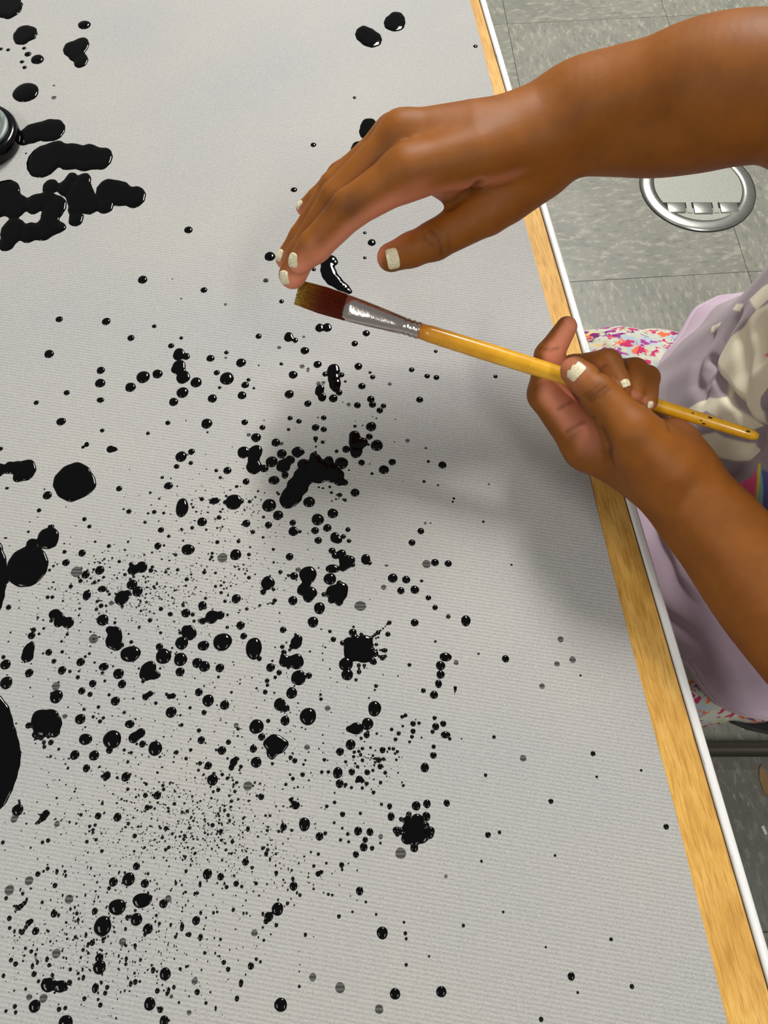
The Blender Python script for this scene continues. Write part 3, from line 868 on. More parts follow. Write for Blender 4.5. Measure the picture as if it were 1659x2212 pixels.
rest_v, rest_f = [], []
for k_, (key, lab, vs, fs, u, v, area) in enumerate(items):
    if k_ < 298:
        o = link_mesh('ink_blot' if lab else 'ink_drop', mesh_of('ink_drop', vs, fs), M['ink'], None, True)
        if lab:
            tag(o, lab, 'ink blot', 'joined blots of black ink on the cloth')
        else:
            tag(o, drop_label[k_][0], 'ink drop', '%s round ink drops on the cloth' % drop_label[k_][1])
    else:
        b = len(rest_v)
        rest_v += vs
        rest_f += [[q + b for q in f] for f in fs]

# the uncountable fine spatter: dots thrown in fans, densest in two bands
DENS = [(330, 1265, 190, 70, 620), (250, 1330, 270, 170, 420), (420, 1560, 330, 150, 380), (330, 1760, 260, 120, 650),
        (440, 1790, 160, 90, 480), (190, 2040, 220, 120, 520), (330, 2010, 260, 130, 260), (790, 1640, 70, 60, 90),
        (500, 1150, 120, 110, 170), (640, 1330, 150, 240, 90), (560, 1880, 180, 100, 170), (700, 1000, 160, 140, 60), (430, 1090, 120, 60, 110)]
for cx, cy, sx, sy, cnt in DENS:
    for _ in range(cnt):
        u, v = rnd.gauss(cx, sx * 0.6), rnd.gauss(cy, sy * 0.6)
        if u < 4 or v > 2205 or u > 1200: continue
        r = min(4.2, 0.75 + rnd.expovariate(1.15))
        ry = None
        if v > 1850 and rnd.random() < 0.6: ry = r * rnd.uniform(1.2, 2.0)
        elif v < 1350 and rnd.random() < 0.3: ry = r * 0.55
        vs, fs, c, area = drop_geom(u, v, r, ry, 7, (1.0, 0.7), CT)
        b = len(rest_v)
        rest_v += vs
        rest_f += [[q + b for q in f] for f in fs]
sp = link_mesh('ink_spatter', mesh_of('ink_spatter', rest_v, rest_f), M['ink'], None, True)
tag(sp, 'fine black ink spatter scattered between the larger drops', 'ink spatter', kind='stuff')

faint_labels = place_labels([(e[0], e[1]) for e in faints], 'faint grey ink stain')
for (u, v, rx, ry), flab in zip(faints, faint_labels):
    s = px_scale(u, v)
    c = at(u, v, CT)
    wy = rx * s if ry is None else ry * s / v_ratio(u, v)
    ph = rnd.uniform(0, 6)
    pts = [(c.x + rx * s * (1 + 0.04 * math.sin(3 * a + ph)) * math.cos(a), c.y + wy * (1 + 0.04 * math.sin(2 * a + ph)) * math.sin(a))
           for a in [2 * math.pi * q / 22 for q in range(22)]]
    bm = bmesh.new()
    add_prism(bm, pts, CT - 0.0003, CT + 0.00006)
    tag(bm_obj('ink_stain', bm, M['soaked']), flab, 'ink stain', 'faint stains soaked into the cloth')

# ------------------------------------------------------------------ bodies as one smooth skin over a skeleton
class Prim:
    """tapered limb segment a-b with radii ra, rb; pink = (direction, low, high, strength) of the paler palm side"""
    __slots__ = ('a', 'b', 'ra', 'rb', 'pink', 'ab', 'l2')

    def __init__(self, a, b, ra, rb, pink=None):
        self.a, self.b, self.ra, self.rb, self.pink = NV(a, float), NV(b, float), ra, rb, pink
        self.ab = self.b - self.a
        self.l2 = max(float(self.ab @ self.ab), 1e-12)

    def d(self, P):
        q = P - self.a
        t = np.clip((q @ self.ab) / self.l2, 0, 1)
        q = q - t[:, None] * self.ab
        return np.sqrt((q * q).sum(1)) - (self.ra + t * (self.rb - self.ra))


def smin(a, b, k):
    h = np.clip(0.5 + 0.5 * (b - a) / k, 0, 1)
    return b * (1 - h) + a * h - k * h * (1 - h)


class Body:
    def __init__(self, core, core_k, fingers, creases=(), dents=()):
        self.core, self.core_k, self.fingers, self.creases = core, core_k, fingers, creases
        self.dents = dents

    def prims(self):
        return [p for c in self.core for p in c] + [p for f in self.fingers for p in f['segs']]

    def f(self, P):
        c = P.mean(0)
        R = np.sqrt(((P - c) ** 2).sum(1).max())
        big = np.full(len(P), 0.3)

        def group(ps, k):
            d = None
            for p in ps:
                if len(P) > 3000 and p.d(c[None])[0] > R + 0.03:
                    continue
                q = p.d(P)
                d = q if d is None else smin(d, q, k)
            return d
        core = None
        for ch in self.core:
            d = None
            for p in ch:
                if len(P) > 3000 and p.d(c[None])[0] > R + 0.03:
                    continue
                q = p.d(P)
                d = q if d is None else np.minimum(d, q)
            if d is not None:
                core = d if core is None else smin(core, d, self.core_k)
        best = core
        for fg in self.fingers:
            d = group(fg['segs'], fg.get('k', 0.004))
            if d is None:
                continue
            if core is not None:
                d = smin(core, d, fg.get('kp', 0.006))
            best = d if best is None else np.minimum(best, d)
        if best is None:
            return big
        for pts, w, amp in self.creases:
            cc = pts.mean(0)
            if len(P) > 3000 and np.linalg.norm(cc - c) > R + 0.04:
                continue
            best = best + amp * np.exp(-(poly_dist(P, pts) / w) ** 2)
        return best


def poly_dist(P, pts):
    d = None
    for a, b in zip(pts, pts[1:]):
        ab = b - a
        q = P - a
        t = np.clip((q @ ab) / max(float(ab @ ab), 1e-12), 0, 1)
        q = q - t[:, None] * ab
        e = np.sqrt((q * q).sum(1))
        d = e if d is None else np.minimum(d, e)
    return d


def skin_mesh(name, f, bmin, bmax, h, B=22):
    """surface nets over the blocks of space the surface runs through"""
    bmin, bmax = NV(bmin, float), NV(bmax, float)
    nb = np.ceil((bmax - bmin) / (h * B)).astype(int)
    gi = np.stack(np.meshgrid(*[np.arange(n) for n in nb], indexing='ij'), -1).reshape(-1, 3)
    cen = bmin + (gi + 0.5) * h * B
    dc = np.concatenate([f(cen[i:i + 2500]) for i in range(0, len(cen), 2500)])
    gi = gi[np.abs(dc) < h * B * 0.9 + 0.006]
    N = nb * B + 2
    keyf = lambda I: (I[:, 0] * N[1] + I[:, 1]) * N[2] + I[:, 2]
    KV, PV, Q = [], [], []
    ax = np.arange(B + 1)
    loc = np.stack(np.meshgrid(ax, ax, ax, indexing='ij'), -1).reshape(-1, 3)
    for g in gi:
        I0 = g * B
        val = f(bmin + (loc + I0) * h).reshape(B + 1, B + 1, B + 1)
        s = val < 0
        if s.all() or not s.any():
            continue
        cnt = np.zeros((B, B, B)); acc = np.zeros((B, B, B, 3))
        for axis in range(3):
            for o1 in (0, 1):
                for o2 in (0, 1):
                    sl0 = [None] * 3; sl1 = [None] * 3
                    oth = [q for q in range(3) if q != axis]
                    for q, o in zip(oth, (o1, o2)):
                        sl0[q] = sl1[q] = slice(o, B + o)
                    sl0[axis], sl1[axis] = slice(0, B), slice(1, B + 1)
                    a, b = val[tuple(sl0)], val[tuple(sl1)]
                    cr = (a < 0) != (b < 0)
                    t = np.where(cr, a / np.where(cr, a - b, 1), 0)
                    cnt += cr
                    acc[..., axis] += t
                    for q, o in zip(oth, (o1, o2)):
                        acc[..., q] += cr * o
        act = np.argwhere(cnt > 0)
        p = acc[tuple(act.T)] / cnt[tuple(act.T)][:, None]
        KV.append(keyf(act + I0)); PV.append(bmin + (act + I0 + p) * h)
        for axis in range(3):
            oth = [q for q in range(3) if q != axis]
            sl0 = [slice(0, B)] * 3; sl1 = [slice(0, B)] * 3
            sl1[axis] = slice(1, B + 1)
            a, b = s[tuple(sl0)], s[tuple(sl1)]
            E = np.argwhere(a != b)
            if not len(E):
                continue
            inside = a[tuple(E.T)]
            G = E + I0
            d1 = np.zeros(3, int); d2 = np.zeros(3, int)
            d1[(axis + 1) % 3] = 1; d2[(axis + 2) % 3] = 1
            q4 = np.stack([keyf(G), keyf(G - d1), keyf(G - d1 - d2), keyf(G - d2)], 1)
            q4[~inside] = q4[~inside][:, ::-1]
            Q.append(q4)
    KV, PV, Q = np.concatenate(KV), np.concatenate(PV), np.concatenate(Q)
    uk, ui = np.unique(KV, return_index=True)
    P = PV[ui]
    pos = np.clip(np.searchsorted(uk, Q), 0, len(uk) - 1)
    pos = pos[(uk[pos] == Q).all(1)]
    me = bpy.data.meshes.new(name)
    me.vertices.add(len(P)); me.vertices.foreach_set('co', P.ravel())
    me.loops.add(pos.size); me.loops.foreach_set('vertex_index', pos.ravel().astype(np.int32))
    me.polygons.add(len(pos))
    me.polygons.foreach_set('loop_start', np.arange(0, pos.size, 4, dtype=np.int32))
    me.polygons.foreach_set('use_smooth', np.ones(len(pos), bool))
    me.update(calc_edges=True)
    me.validate()
    return me, P


DOFF = 0.0


def pr(u, v, d, r):
    """joint seen at photo pixel (u, v), d metres deep, r pixels thick -> (centre, radius in metres)"""
    d = d + DOFF
    return NV(cp(u, v, d), float), r * d / F


def chain(js, pink=None):
    out = []
    for k_, (a, b) in enumerate(zip(js, js[1:])):
        pa, ra = a if isinstance(a[0], np.ndarray) else pr(*a)
        pb, rb = b if isinstance(b[0], np.ndarray) else pr(*b)
        pk = pink[min(k_, len(pink) - 1)] if isinstance(pink, list) else pink
        out.append(Prim(pa, pb, ra, rb, pk))
    return out


def smooth_path(js, n=5):
    """joints with curved in-betweens, so that limbs have no rings"""
    A = NV(js, float)
    out = []
    for i in range(len(A) - 1):
        p0, p1, p2, p3 = A[max(i - 1, 0)], A[i], A[i + 1], A[min(i + 2, len(A) - 1)]
        for q in range(n):
            s = q / n
            out.append(tuple(0.5 * (2 * p1 + (p2 - p0) * s + (2 * p0 - 5 * p1 + 4 * p2 - p3) * s * s + (3 * p1 - p0 - 3 * p2 + p3) * s ** 3)))
    out.append(tuple(A[-1]))
    return out


def vdir(dx, dy, dz):
    """direction given in the picture: right, down, away from the viewer"""
    w = RIGHT * dx - UP * dy + FWD * dz
    return NV(w.normalized(), float)


def wpt(x, y, z, r):
    return (NV((x, y, z), float), r)


# --- right hand, reaching over the brush tip, back of the hand up
DOFF = -0.010                                            # the right hand is held a little nearer
PK_R = (vdir(0.55, 0.75, 0.35), 0.05, 0.75, 0.9)
PK_RT = (vdir(0.25, 0.75, 0.4), -0.75, 0.25, 1.0)       # finger ends: pink almost all round
r_index = chain([(880, 372, .371, 54), (757, 450, .376, 42), (680, 532, .385, 35), (649, 565, .390, 27)], [PK_R, PK_R, PK_RT])
r_middle = chain([(870, 292, .381, 47), (728, 428, .388, 37), (655, 545, .399, 32), (632, 594, .403, 30)], [PK_R, PK_R, PK_RT])
r_ring = chain([(853, 294, .394, 42), (722, 404, .400, 32), (652, 513, .408, 27), (617, 560, .412, 22)], [PK_R, PK_R, PK_RT])
r_little = chain([(846, 302, .406, 35), (732, 376, .411, 23), (684, 428, .415, 20), (656, 449, .418, 17)], [PK_R, PK_R, PK_RT])
PK_TH = (vdir(-0.35, -0.65, 0.45), 0.25, 0.95, 0.85)
PK_TT = (vdir(-0.75, -0.45, 0.2), -0.1, 0.7, 1.0)
r_thumb = chain([(1165, 368, .396, 62), (1052, 455, .397, 51), (938, 520, .399, 41), (888, 540, .400, 36), (845, 556, .401, 31)], [None, None, PK_TH, PK_TT])
PK_PALM = (vdir(0.2, 0.75, 0.6), 0.35, 0.9, 0.8)
core_r = [chain([(1185, 296, .384, 70), (1030, 335, .374, 64), (880, 372, .371, 53)], PK_PALM),
          chain([(1180, 286, .388, 84), (1020, 290, .382, 68), (870, 292, .381, 48)]),
          chain([(1190, 282, .396, 60), (853, 294, .394, 42)]),
          chain([(1195, 288, .403, 52), (846, 304, .407, 36)]),
          chain([(935, 372, .386, 42), (1015, 425, .400, 38)], PK_PALM),
          chain([(1190, 325, .392, 66), (1090, 420, .398, 55)])]
elbow_r = wpt(*cp(1850, 215, .325), 0.036)
shoulder_r = wpt(0.335, 0.350, 0.80, 0.043)
arm_r = chain(smooth_path([(1165, 290, .388, 93), (1200, 276, .387, 101), (1255, 254, .384, 117), (1339, 243, .379, 128), (1423, 233, .372, 140), (1508, 211, .363, 152),
               (1592, 196, .354, 152), (1680, 194, .347, 148), (1760, 210, .341, 150)])) + chain([(1760, 210, .341, 150), elbow_r])
uarm_r = chain([elbow_r, shoulder_r])
# --- left hand, holding the brush, thumb towards the viewer
DOFF = 0.0
PK_L = (vdir(0.6, 0.05, -0.78), 0.05, 0.7, 1.0)
PK_LF = (vdir(-0.3, 0.75, -0.2), 0.0, 0.8, 0.8)
l_index = chain([(1272, 962, .411, 54), (1182, 850, .4080, 42), (1186, 768, .4050, 31), (1224, 706, .401, 23)], [PK_L, PK_L, PK_L])
l_middle = chain([(1318, 905, .428, 46), (1240, 802, .408, 35), (1310, 789, .389, 34), (1342, 836, .376, 24)], [None, None, PK_LF])
l_ring = chain([(1352, 905, .428, 44), (1296, 806, .414, 32), (1370, 804, .393, 30), (1371, 850, .378, 22)], [None, None, PK_LF])
l_little = chain([(1390, 912, .424, 42), (1352, 822, .412, 27), (1397, 817, .395, 27), (1402, 868, .379, 19)], [None, None, PK_LF])
PK_LT = (vdir(-0.85, -0.3, -0.35), 0.25, 0.95, 0.75)
l_thumb = chain([(1425, 1005, .380, 78), (1362, 935, .373, 57), (1292, 850, .375, 39), (1262, 820, .3775, 34), (1241, 801, .3795, 31)], [None, None, None, PK_LT])
PK_LP = (vdir(0.3, -0.5, -0.7), 0.35, 0.95, 0.4)
core_l = [chain([(1455, 1035, .391, 76), (1360, 1000, .398, 64), (1272, 962, .408, 52)], PK_L),
          chain([(1455, 1032, .397, 66), (1318, 905, .428, 46)]),
          chain([(1455, 1030, .400, 64), (1352, 905, .428, 44)]),
          chain([(1458, 1028, .402, 62), (1390, 912, .424, 42)]),
          chain([(1458, 1010, .388, 72), (1446, 962, .390, 60)], PK_LP),
          chain([(1430, 1010, .382, 72), (1362, 935, .375, 54)])]
elbow_l = wpt(*cp(1885, 1545, .372), 0.029)
shoulder_l = wpt(0.335, 0.115, 0.80, 0.043)
arm_l = chain(smooth_path([(1440, 1020, .390, 88), (1462, 1042, .389, 91), (1508, 1100, .386, 97), (1565, 1165, .383, 104), (1662, 1290, .378, 117), (1760, 1402, .374, 124)])) + chain([(1760, 1402, .374, 124), elbow_l])
uarm_l = chain([elbow_l, shoulder_l])
# --- shoulders and trunk inside the shirt, neck and head
trunk = [chain([shoulder_r, wpt(0.335, 0.235, 0.83, 0.055), shoulder_l]), chain([wpt(0.335, 0.235, 0.80, 0.06), wpt(0.325, 0.235, 0.58, 0.06)]),
         chain([wpt(0.335, 0.235, 0.83, 0.045), wpt(0.330, 0.235, 0.93, 0.038)])]

HC = NV((0.316, 0.232, 0.990)); HF = NV((-0.86, 0.0, -0.51)); HU = NV((-0.51, 0.0, 0.86)); HS = NV((0.0, 1.0, 0.0))


def hw_(f_, s_, u_):
    return HC + HF * f_ + HS * s_ + HU * u_


def hchain(*q):
    return chain([(hw_(a, b, c), r) for a, b, c, r in q])


head = [hchain((-.02, 0, .022, .072), (.012, 0, .028, .070)), hchain((.018, 0, .0, .056), (.03, 0, -.035, .046)), hchain((.036, 0, -.055, .030), (.048, 0, -.062, .020)),
        hchain((.034, .026, -.022, .031), (.034, .0261, -.022, .031)), hchain((.034, -.026, -.022, .031), (.034, -.0261, -.022, .031)),
        hchain((.066, 0, .008, .007), (.084, 0, -.014, .010)), hchain((.078, .009, -.017, .007), (.078, -.009, -.017, .007)),
        hchain((.056, .034, .02, .011), (.064, 0, .02, .013), (.056, -.034, .02, .011)),
        hchain((.062, .016, -.038, .007), (.074, 0, -.037, .009), (.062, -.016, -.038, .007)), hchain((.062, .013, -.047, .007), (.072, 0, -.048, .009), (.062, -.013, -.047, .007)),
        hchain((-.004, .074, .012, .010), (-.002, .072, -.018, .008)), hchain((-.004, -.074, .012, .010), (-.002, -.072, -.018, .008)),
        chain([(hw_(-.03, 0, -.045), .042), wpt(0.335, 0.235, 0.86, 0.045)])]
for ch in head[8:10]:                                     # lips
    for p_ in ch:
        p_.pink = (HF, 0.1, 0.8, 0.75)
fingers = []
for segs in (r_index, r_middle, r_ring, r_little, r_thumb, l_index, l_middle, l_ring, l_little, l_thumb):
    fingers.append({'segs': segs, 'k': 0.0022, 'kp': 0.006})
body = Body([arm_r, uarm_r] + core_r + [arm_l, uarm_l] + core_l + trunk + head, 0.009, fingers)


def hits(px, f=None, near=0.30, far_=0.5):
    """first skin points along the lines of sight through the pixels px"""
    f = f or body.f
    D = NV([NV(ray(u, v), float) for u, v in px])
    L = np.linalg.norm(D, axis=1)
    t = np.full(len(D), near)
    for _ in range(70):
        e = f(NV(CAM, float) + D * t[:, None])
        t = np.minimum(t + np.where(e < 0.0001, 0, e) / L, far_)
    P = NV(CAM, float) + D * t[:, None]
    return [p if q < far_ - 1e-6 else None for p, q in zip(P, t)]


def hit(u, v):
    return hits([(u, v)])[0]


C = []
CR = [
    # right thumb joint
    ([(930, 497), (944, 512), (951, 530), (953, 552)], .0011, .0007), ([(914, 506), (925, 525), (940, 533)], .0010, .0006), ([(962, 502), (970, 520), (970, 540)], .0009, .0004),
    # web of the right thumb
    ([(972, 446), (992, 428), (1012, 412), (1034, 396)], .0022, .0022), ([(1018, 416), (1036, 412), (1052, 414)], .0009, .0004), ([(1022, 404), (1040, 402)], .0008, .0003),
    # right index and middle knuckles
    ([(752, 424), (760, 436), (760, 452), (750, 462)], .0011, .0006), ([(742, 428), (747, 442), (742, 454)], .0010, .0005), ([(722, 432), (712, 446), (704, 452)], .0011, .0005),
    ([(700, 452), (690, 470)], .0012, .0004),
    # left thumb joint
    ([(1268, 860), (1290, 848), (1312, 832)], .0009, .0007), ([(1272, 868), (1296, 856), (1318, 840)], .0009, .0006), ([(1262, 854), (1282, 842), (1300, 826)], .0009, .0005),
    # left index joints and thenar fold
    ([(1206, 884), (1222, 874), (1238, 867), (1252, 862)], .0010, .0005), ([(1222, 932), (1242, 922), (1262, 911), (1284, 902)], .0010, .0005), ([(1230, 945), (1256, 930), (1288, 918)], .0009, .0003),
    ([(1300, 925), (1310, 944), (1318, 966), (1321, 998)], .0016, .0016), ([(1166, 752), (1186, 756), (1206, 752)], .0010, .0005),
    ([(1296, 806), (1300, 794), (1308, 790)], .0010, .0006),
    # tendon line of the right forearm
    ([(1258, 356), (1300, 318), (1350, 286), (1410, 262)], .0085, .0032),
    # left wrist
    ([(1432, 900), (1440, 914), (1446, 930)], .0012, .0004),
]
allp = hits([q for pts, _, _ in CR for q in pts])
for pts, w, amp in CR:
    q = [p for p in allp[:len(pts)] if p is not None]
    allp = allp[len(pts):]
    if len(q) >= 2:
        C.append((NV(q), w, amp))
body.creases = C

skin_me, SP = skin_mesh('body', body.f, (-0.09, 0.0, 0.50), (0.45, 0.50, 1.17), 0.0014, 22)
# --- paler palms and finger ends, darker knuckle folds
nrm = np.zeros(len(skin_me.vertices) * 3)
skin_me.vertex_normals.foreach_get('vector', nrm)
nrm = nrm.reshape(-1, 3)
co = np.zeros(len(skin_me.vertices) * 3)
skin_me.vertices.foreach_get('co', co)
co = co.reshape(-1, 3)
wsum = np.zeros(len(co)); psum = np.zeros(len(co))
for p in body.prims():
    w = np.exp(-np.clip(p.d(co), -0.02, 0.2) / 0.0022)
    if p.pink:
        dr, lo, hi, st = p.pink
        t = np.clip((nrm @ dr - lo) / (hi - lo), 0, 1)
        psum += w * st * t * t * (3 - 2 * t)
    wsum += w
pink = psum / np.maximum(wsum, 1e-9)
dark = np.zeros(len(co))
for pts, w, amp in [c_ for c_ in C if c_[1] < .003]:
    dark = np.maximum(dark, min(1.0, amp / .0008) * np.exp(-(poly_dist(co, pts) / (w * 0.9)) ** 2))
# knuckle skin is a little darker
for u, v, rad, st in ((755, 440, 28, .75), (708, 444, 24, .7), (845, 316, 40, .5), (945, 525, 30, .35), (1292, 845, 26, .3), (1150, 835, 26, .5), (1240, 770, 30, .4), (690, 520, 16, .3)):
    q = hit(u, v)
    if q is not None:
        dark = np.maximum(dark, st * np.exp(-((np.linalg.norm(co - q, axis=1)) / (rad * .385 / F)) ** 2))
ca = skin_me.color_attributes.new('skin_tone', 'FLOAT_COLOR', 'POINT')
ca.data.foreach_set('color', np.stack([pink, dark, np.zeros(len(co)), np.ones(len(co))], 1).astype(np.float32).ravel())

k = NT('skin', rough=0.56, spec=0.3)
at_ = k.n('ShaderNodeAttribute', attribute_name='skin_tone')
sep = k.n('ShaderNodeSeparateColor')
k.l(at_.outputs['Color'], sep.inputs[0])
mott = k.noise(k.coord(), 60, 4, 0.6)
fine = k.noise(k.coord(), 900, 3, 0.6)
c = k.ramp(mott, [(0.3, srgb(130, 74, 17)), (0.7, srgb(146, 85, 21))])
c = k.mix(k.math('MULTIPLY', sep.outputs[0], 1.0), c, srgb(222, 140, 106))
c = k.mix(k.math('MULTIPLY', sep.outputs[1], 0.75), c, srgb(58, 28, 10))
k.col(c)
k.b.inputs['Subsurface Weight'].default_value = 0.05
k.b.inputs['Subsurface Radius'].default_value = (0.004, 0.0015, 0.0008)
k.bump(fine, 0.08, 0.0006)
M['skin'] = k.m

person = empty('person', (0.33, 0.255, 0.0))
tag(person, 'child in a mauve and cream tunic holding a paintbrush over the table', 'person')
link_mesh('body', skin_me, M['skin'], person, True)

# --- eyes and hair
M['eye_white'] = NT('eye_white', srgb(232, 226, 218), 0.2).m
M['eye_dark'] = NT('eye_dark', srgb(34, 20, 12), 0.1).m
for sd in (1, -1):
    bm = bmesh.new()
    bmesh.ops.create_uvsphere(bm, u_segments=20, v_segments=14, radius=0.0112)
    bmesh.ops.translate(bm, verts=bm.verts, vec=Vector(hw_(.0622, sd * .027, .001)))
    eye = bm_obj('eye', bm, M['eye_white'], person, True)
    bm = bmesh.new()
    bmesh.ops.create_uvsphere(bm, u_segments=18, v_segments=12, radius=0.0062)
    bmesh.ops.translate(bm, verts=bm.verts, vec=Vector(hw_(.0682, sd * .027, -.0015)))
    io = bm_obj('iris', bm, M['eye_dark'])
    io.parent = eye
    io.matrix_parent_inverse = Matrix.Identity(4)


def hair_f(P):
    q = P - hw_(-.016, 0, .034)
    d = np.sqrt((q * q).sum(1)) - 0.083
    for sd in (1, -1):
        e = P - hw_(-.05, sd * .07, .06)
        d = smin(d, np.sqrt((e * e).sum(1)) - 0.042, 0.01)
    fr = (P - HC) @ HF
    up_ = (P - HC) @ HU
    d = np.maximum(d, 0.75 * fr - 0.65 * (up_ - 0.045) - 0.040)
    d = np.maximum(d, -(up_ + 0.035))
    return d + 0.0016 * np.sin(P[:, 0] * 420) * np.sin(P[:, 1] * 390) * np.sin(P[:, 2] * 450)


hair_me, _ = skin_mesh('hair', hair_f, (0.20, 0.08, 0.88), (0.47, 0.40, 1.17), 0.0035, 16)
k = NT('dark_curly_hair', srgb(20, 14, 11), 0.7, spec=0.3)
k.bump(k.noise(k.coord(), 260, 4, 0.7), 0.8, 0.003)
M['hair'] = k.m
link_mesh('hair', hair_me, M['hair'], person, True)

# --- finger nails with cream polish
k = NT('nail_polish', srgb(226, 214, 176), 0.25, spec=0.5)
nn = k.noise(k.coord(), 900, 3, 0.6)
k.col(k.ramp(nn, [(0.3, srgb(206, 190, 146)), (0.6, srgb(236, 228, 196))]))
M['nail'] = k.m


def nail(u, v, tip, L, Wd, ragged=0.0, seed=0, lift=0.00025):
    """a thin curved plate laid on the finger: centre pixel, pixel direction towards the finger end, size in px"""
    p = hit(u, v)
    if p is None: return
    e = 0.0008
    g = NV([body.f((p + dv)[None])[0] - body.f((p - dv)[None])[0] for dv in np.eye(3) * e])
    n_ = g / np.linalg.norm(g)
    a = vdir(tip[0], tip[1], tip[2] if len(tip) > 2 else 0.0)
    a = a - n_ * (a @ n_); a /= np.linalg.norm(a)
    b = np.cross(n_, a)
    dep = (p - NV(CAM, float)) @ NV(FWD, float)
    L, Wd = L * dep / F, Wd * dep / F
    rr = random.Random(seed)
    NI, NJ = 12, 11
    Qs, dome = [], []
    for i in range(NI):
        for j in range(NJ):
            s, t = 2 * i / (NI - 1) - 1, 2 * j / (NJ - 1) - 1
            # rounded outline
            hw = (1 - max(0.0, abs(s) - 0.55) ** 2 * 0.7)
            ln = s
            if s > 0.3 and ragged:
                ln = s - ragged * (0.5 + 0.5 * math.sin(7 * t + seed)) * (s - 0.3) - ragged * 0.4 * rr.random() * (s - 0.3)
            if s < 0:
                ln = s * (1 - 0.2 * t * t)
            elif not ragged:
                ln = s * (1 - 0.22 * t * t)
            Qs.append(p + a * ln * L / 2 + b * t * hw * Wd / 2 + n_ * 0.004)
            dome.append(0.00022 * (1 - t * t))
    Qs, dome = NV(Qs), NV(dome)
    for _ in range(14):
        Qs = Qs - n_[None] * ((body.f(Qs) - lift) * 0.9)[:, None]
    top = [tuple(q) for q in Qs + n_[None] * dome[:, None]]
    bot = [tuple(q) for q in Qs - n_[None] * 0.0005]
    fs = []
    nT = NI * NJ
    for i in range(NI - 1):
        for j in range(NJ - 1):
            a0 = i * NJ + j
            fs.append((a0, a0 + 1, a0 + NJ + 1, a0 + NJ))
            fs.append((nT + a0, nT + a0 + NJ, nT + a0 + NJ + 1, nT + a0 + 1))
    rim = [j for j in range(NJ)] + [i * NJ + NJ - 1 for i in range(1, NI)] + [(NI - 1) * NJ + j for j in range(NJ - 2, -1, -1)] + [i * NJ for i in range(NI - 2, 0, -1)]
    for a0, b0 in zip(rim, rim[1:] + rim[:1]):
        fs.append((a0, b0, nT + b0, nT + a0))
    me = mesh_of('fingernail', top + bot, fs)
    bmq = bmesh.new(); bmq.from_mesh(me); bmesh.ops.recalc_face_normals(bmq, faces=bmq.faces[:]); bmq.to_mesh(me); bmq.free()
    o = link_mesh('fingernail', me, M['nail'], person, True)
    o['label'] = 'chipped cream nail polish'


nail(849, 560, (-1, 0.25), 28, 44, 0.06, 1)          # right thumb
nail(631, 562, (-0.35, 0.9), 32, 26, 0.15, 2)       # right index
nail(612, 600, (-0.2, 0.95), 30, 24, 0.1, 3)
nail(603, 551, (-0.5, 0.8), 26, 18, 0.1, 4)
nail(645, 441, (-0.8, 0.5), 20, 14, 0.1, 5)
nail(1243, 801, (-0.72, -0.66), 32, 42, 0.45, 6)    # left thumb
nail(1352, 827, (0.3, 0.95), 18, 20, 0.1, 7)
nail(1405, 874, (-0.1, 1.0), 15, 12, 0.1, 8)

# ------------------------------------------------------------------ paintbrush
b_tip, b_end = NV(cp(636, 643, .3995), float), NV(cp(1640, 945, .400), float)
mid_fix = NV(cp(1200, 800, .3885), float)
brush = empty('paintbrush', tuple(b_end))
tag(brush, 'flat paintbrush with brown bristles, silver ferrule and yellow wooden handle', 'paintbrush')


def bpt(u, v, d):
    return Vector(cp(u, v, d))


B0 = bpt(641, 631, .398)       # bristle end
B1 = bpt(740, 656, .394)       # bristle / ferrule joint  (re-centred on the line below)
BE = bpt(1638, 944, .386)
axis = (BE - B0).normalized()
side = axis.cross(Vector(ray(740, 656)).normalized()).normalized()   # across the flat of the brush, in the picture plane
norm = side.cross(axis).normalized()


def along(u):
    """point on the brush axis seen at picture column u"""
    lo, hi = 0.0, 1.0
    for _ in range(50):
        m_ = (lo + hi) / 2
        p = B0.lerp(BE, m_) - CAM
        x = W / 2 + F * p.dot(RIGHT) / p.dot(FWD)
        if x < u: lo = m_
        else: hi = m_
    return B0.lerp(BE, lo)


def loft(name, secs, mat, parent, seg=28, smooth=True, sq=2.0):
    """secs: (point, half width across, half thickness)"""
    bm = bmesh.new()
    rings = []
    for p, a, b in secs:
        ring = []
        for q in range(seg):
            t = 2 * math.pi * q / seg
            cx, sx = math.cos(t), math.sin(t)
            e = 2 / sq
            x = math.copysign(abs(cx) ** e, cx) * a
            y = math.copysign(abs(sx) ** e, sx) * b
            ring.append(bm.verts.new(p + side * x + norm * y))
        rings.append(ring)
    for a, b in zip(rings, rings[1:]):
        for q in range(seg):
            bm.faces.new((a[q], a[(q + 1) % seg], b[(q + 1) % seg], b[q]))
    bm.faces.new(rings[0][::-1]); bm.faces.new(rings[-1])
    return bm_obj(name, bm, mat, parent, smooth)


mm = 0.001
k = NT('bristle', rough=0.35, spec=0.4)
tcb = k.n('ShaderNodeAttribute', attribute_name='along')
st = k.noise(k.coord(kind='Object', scale=(1, 1, 1)), 700, 4, 0.6)
c = k.ramp(tcb.outputs['Fac'], [(0.0, srgb(168, 140, 52)), (0.2, srgb(132, 84, 22)), (0.5, srgb(96, 34, 8)), (1.0, srgb(84, 20, 6))])
c = k.mix(k.ramp(st, [(0.45, (0, 0, 0)), (0.7, (0.6, 0.6, 0.6))]), c, srgb(52, 14, 4))
k.col(c)
M['bristle'] = k.m
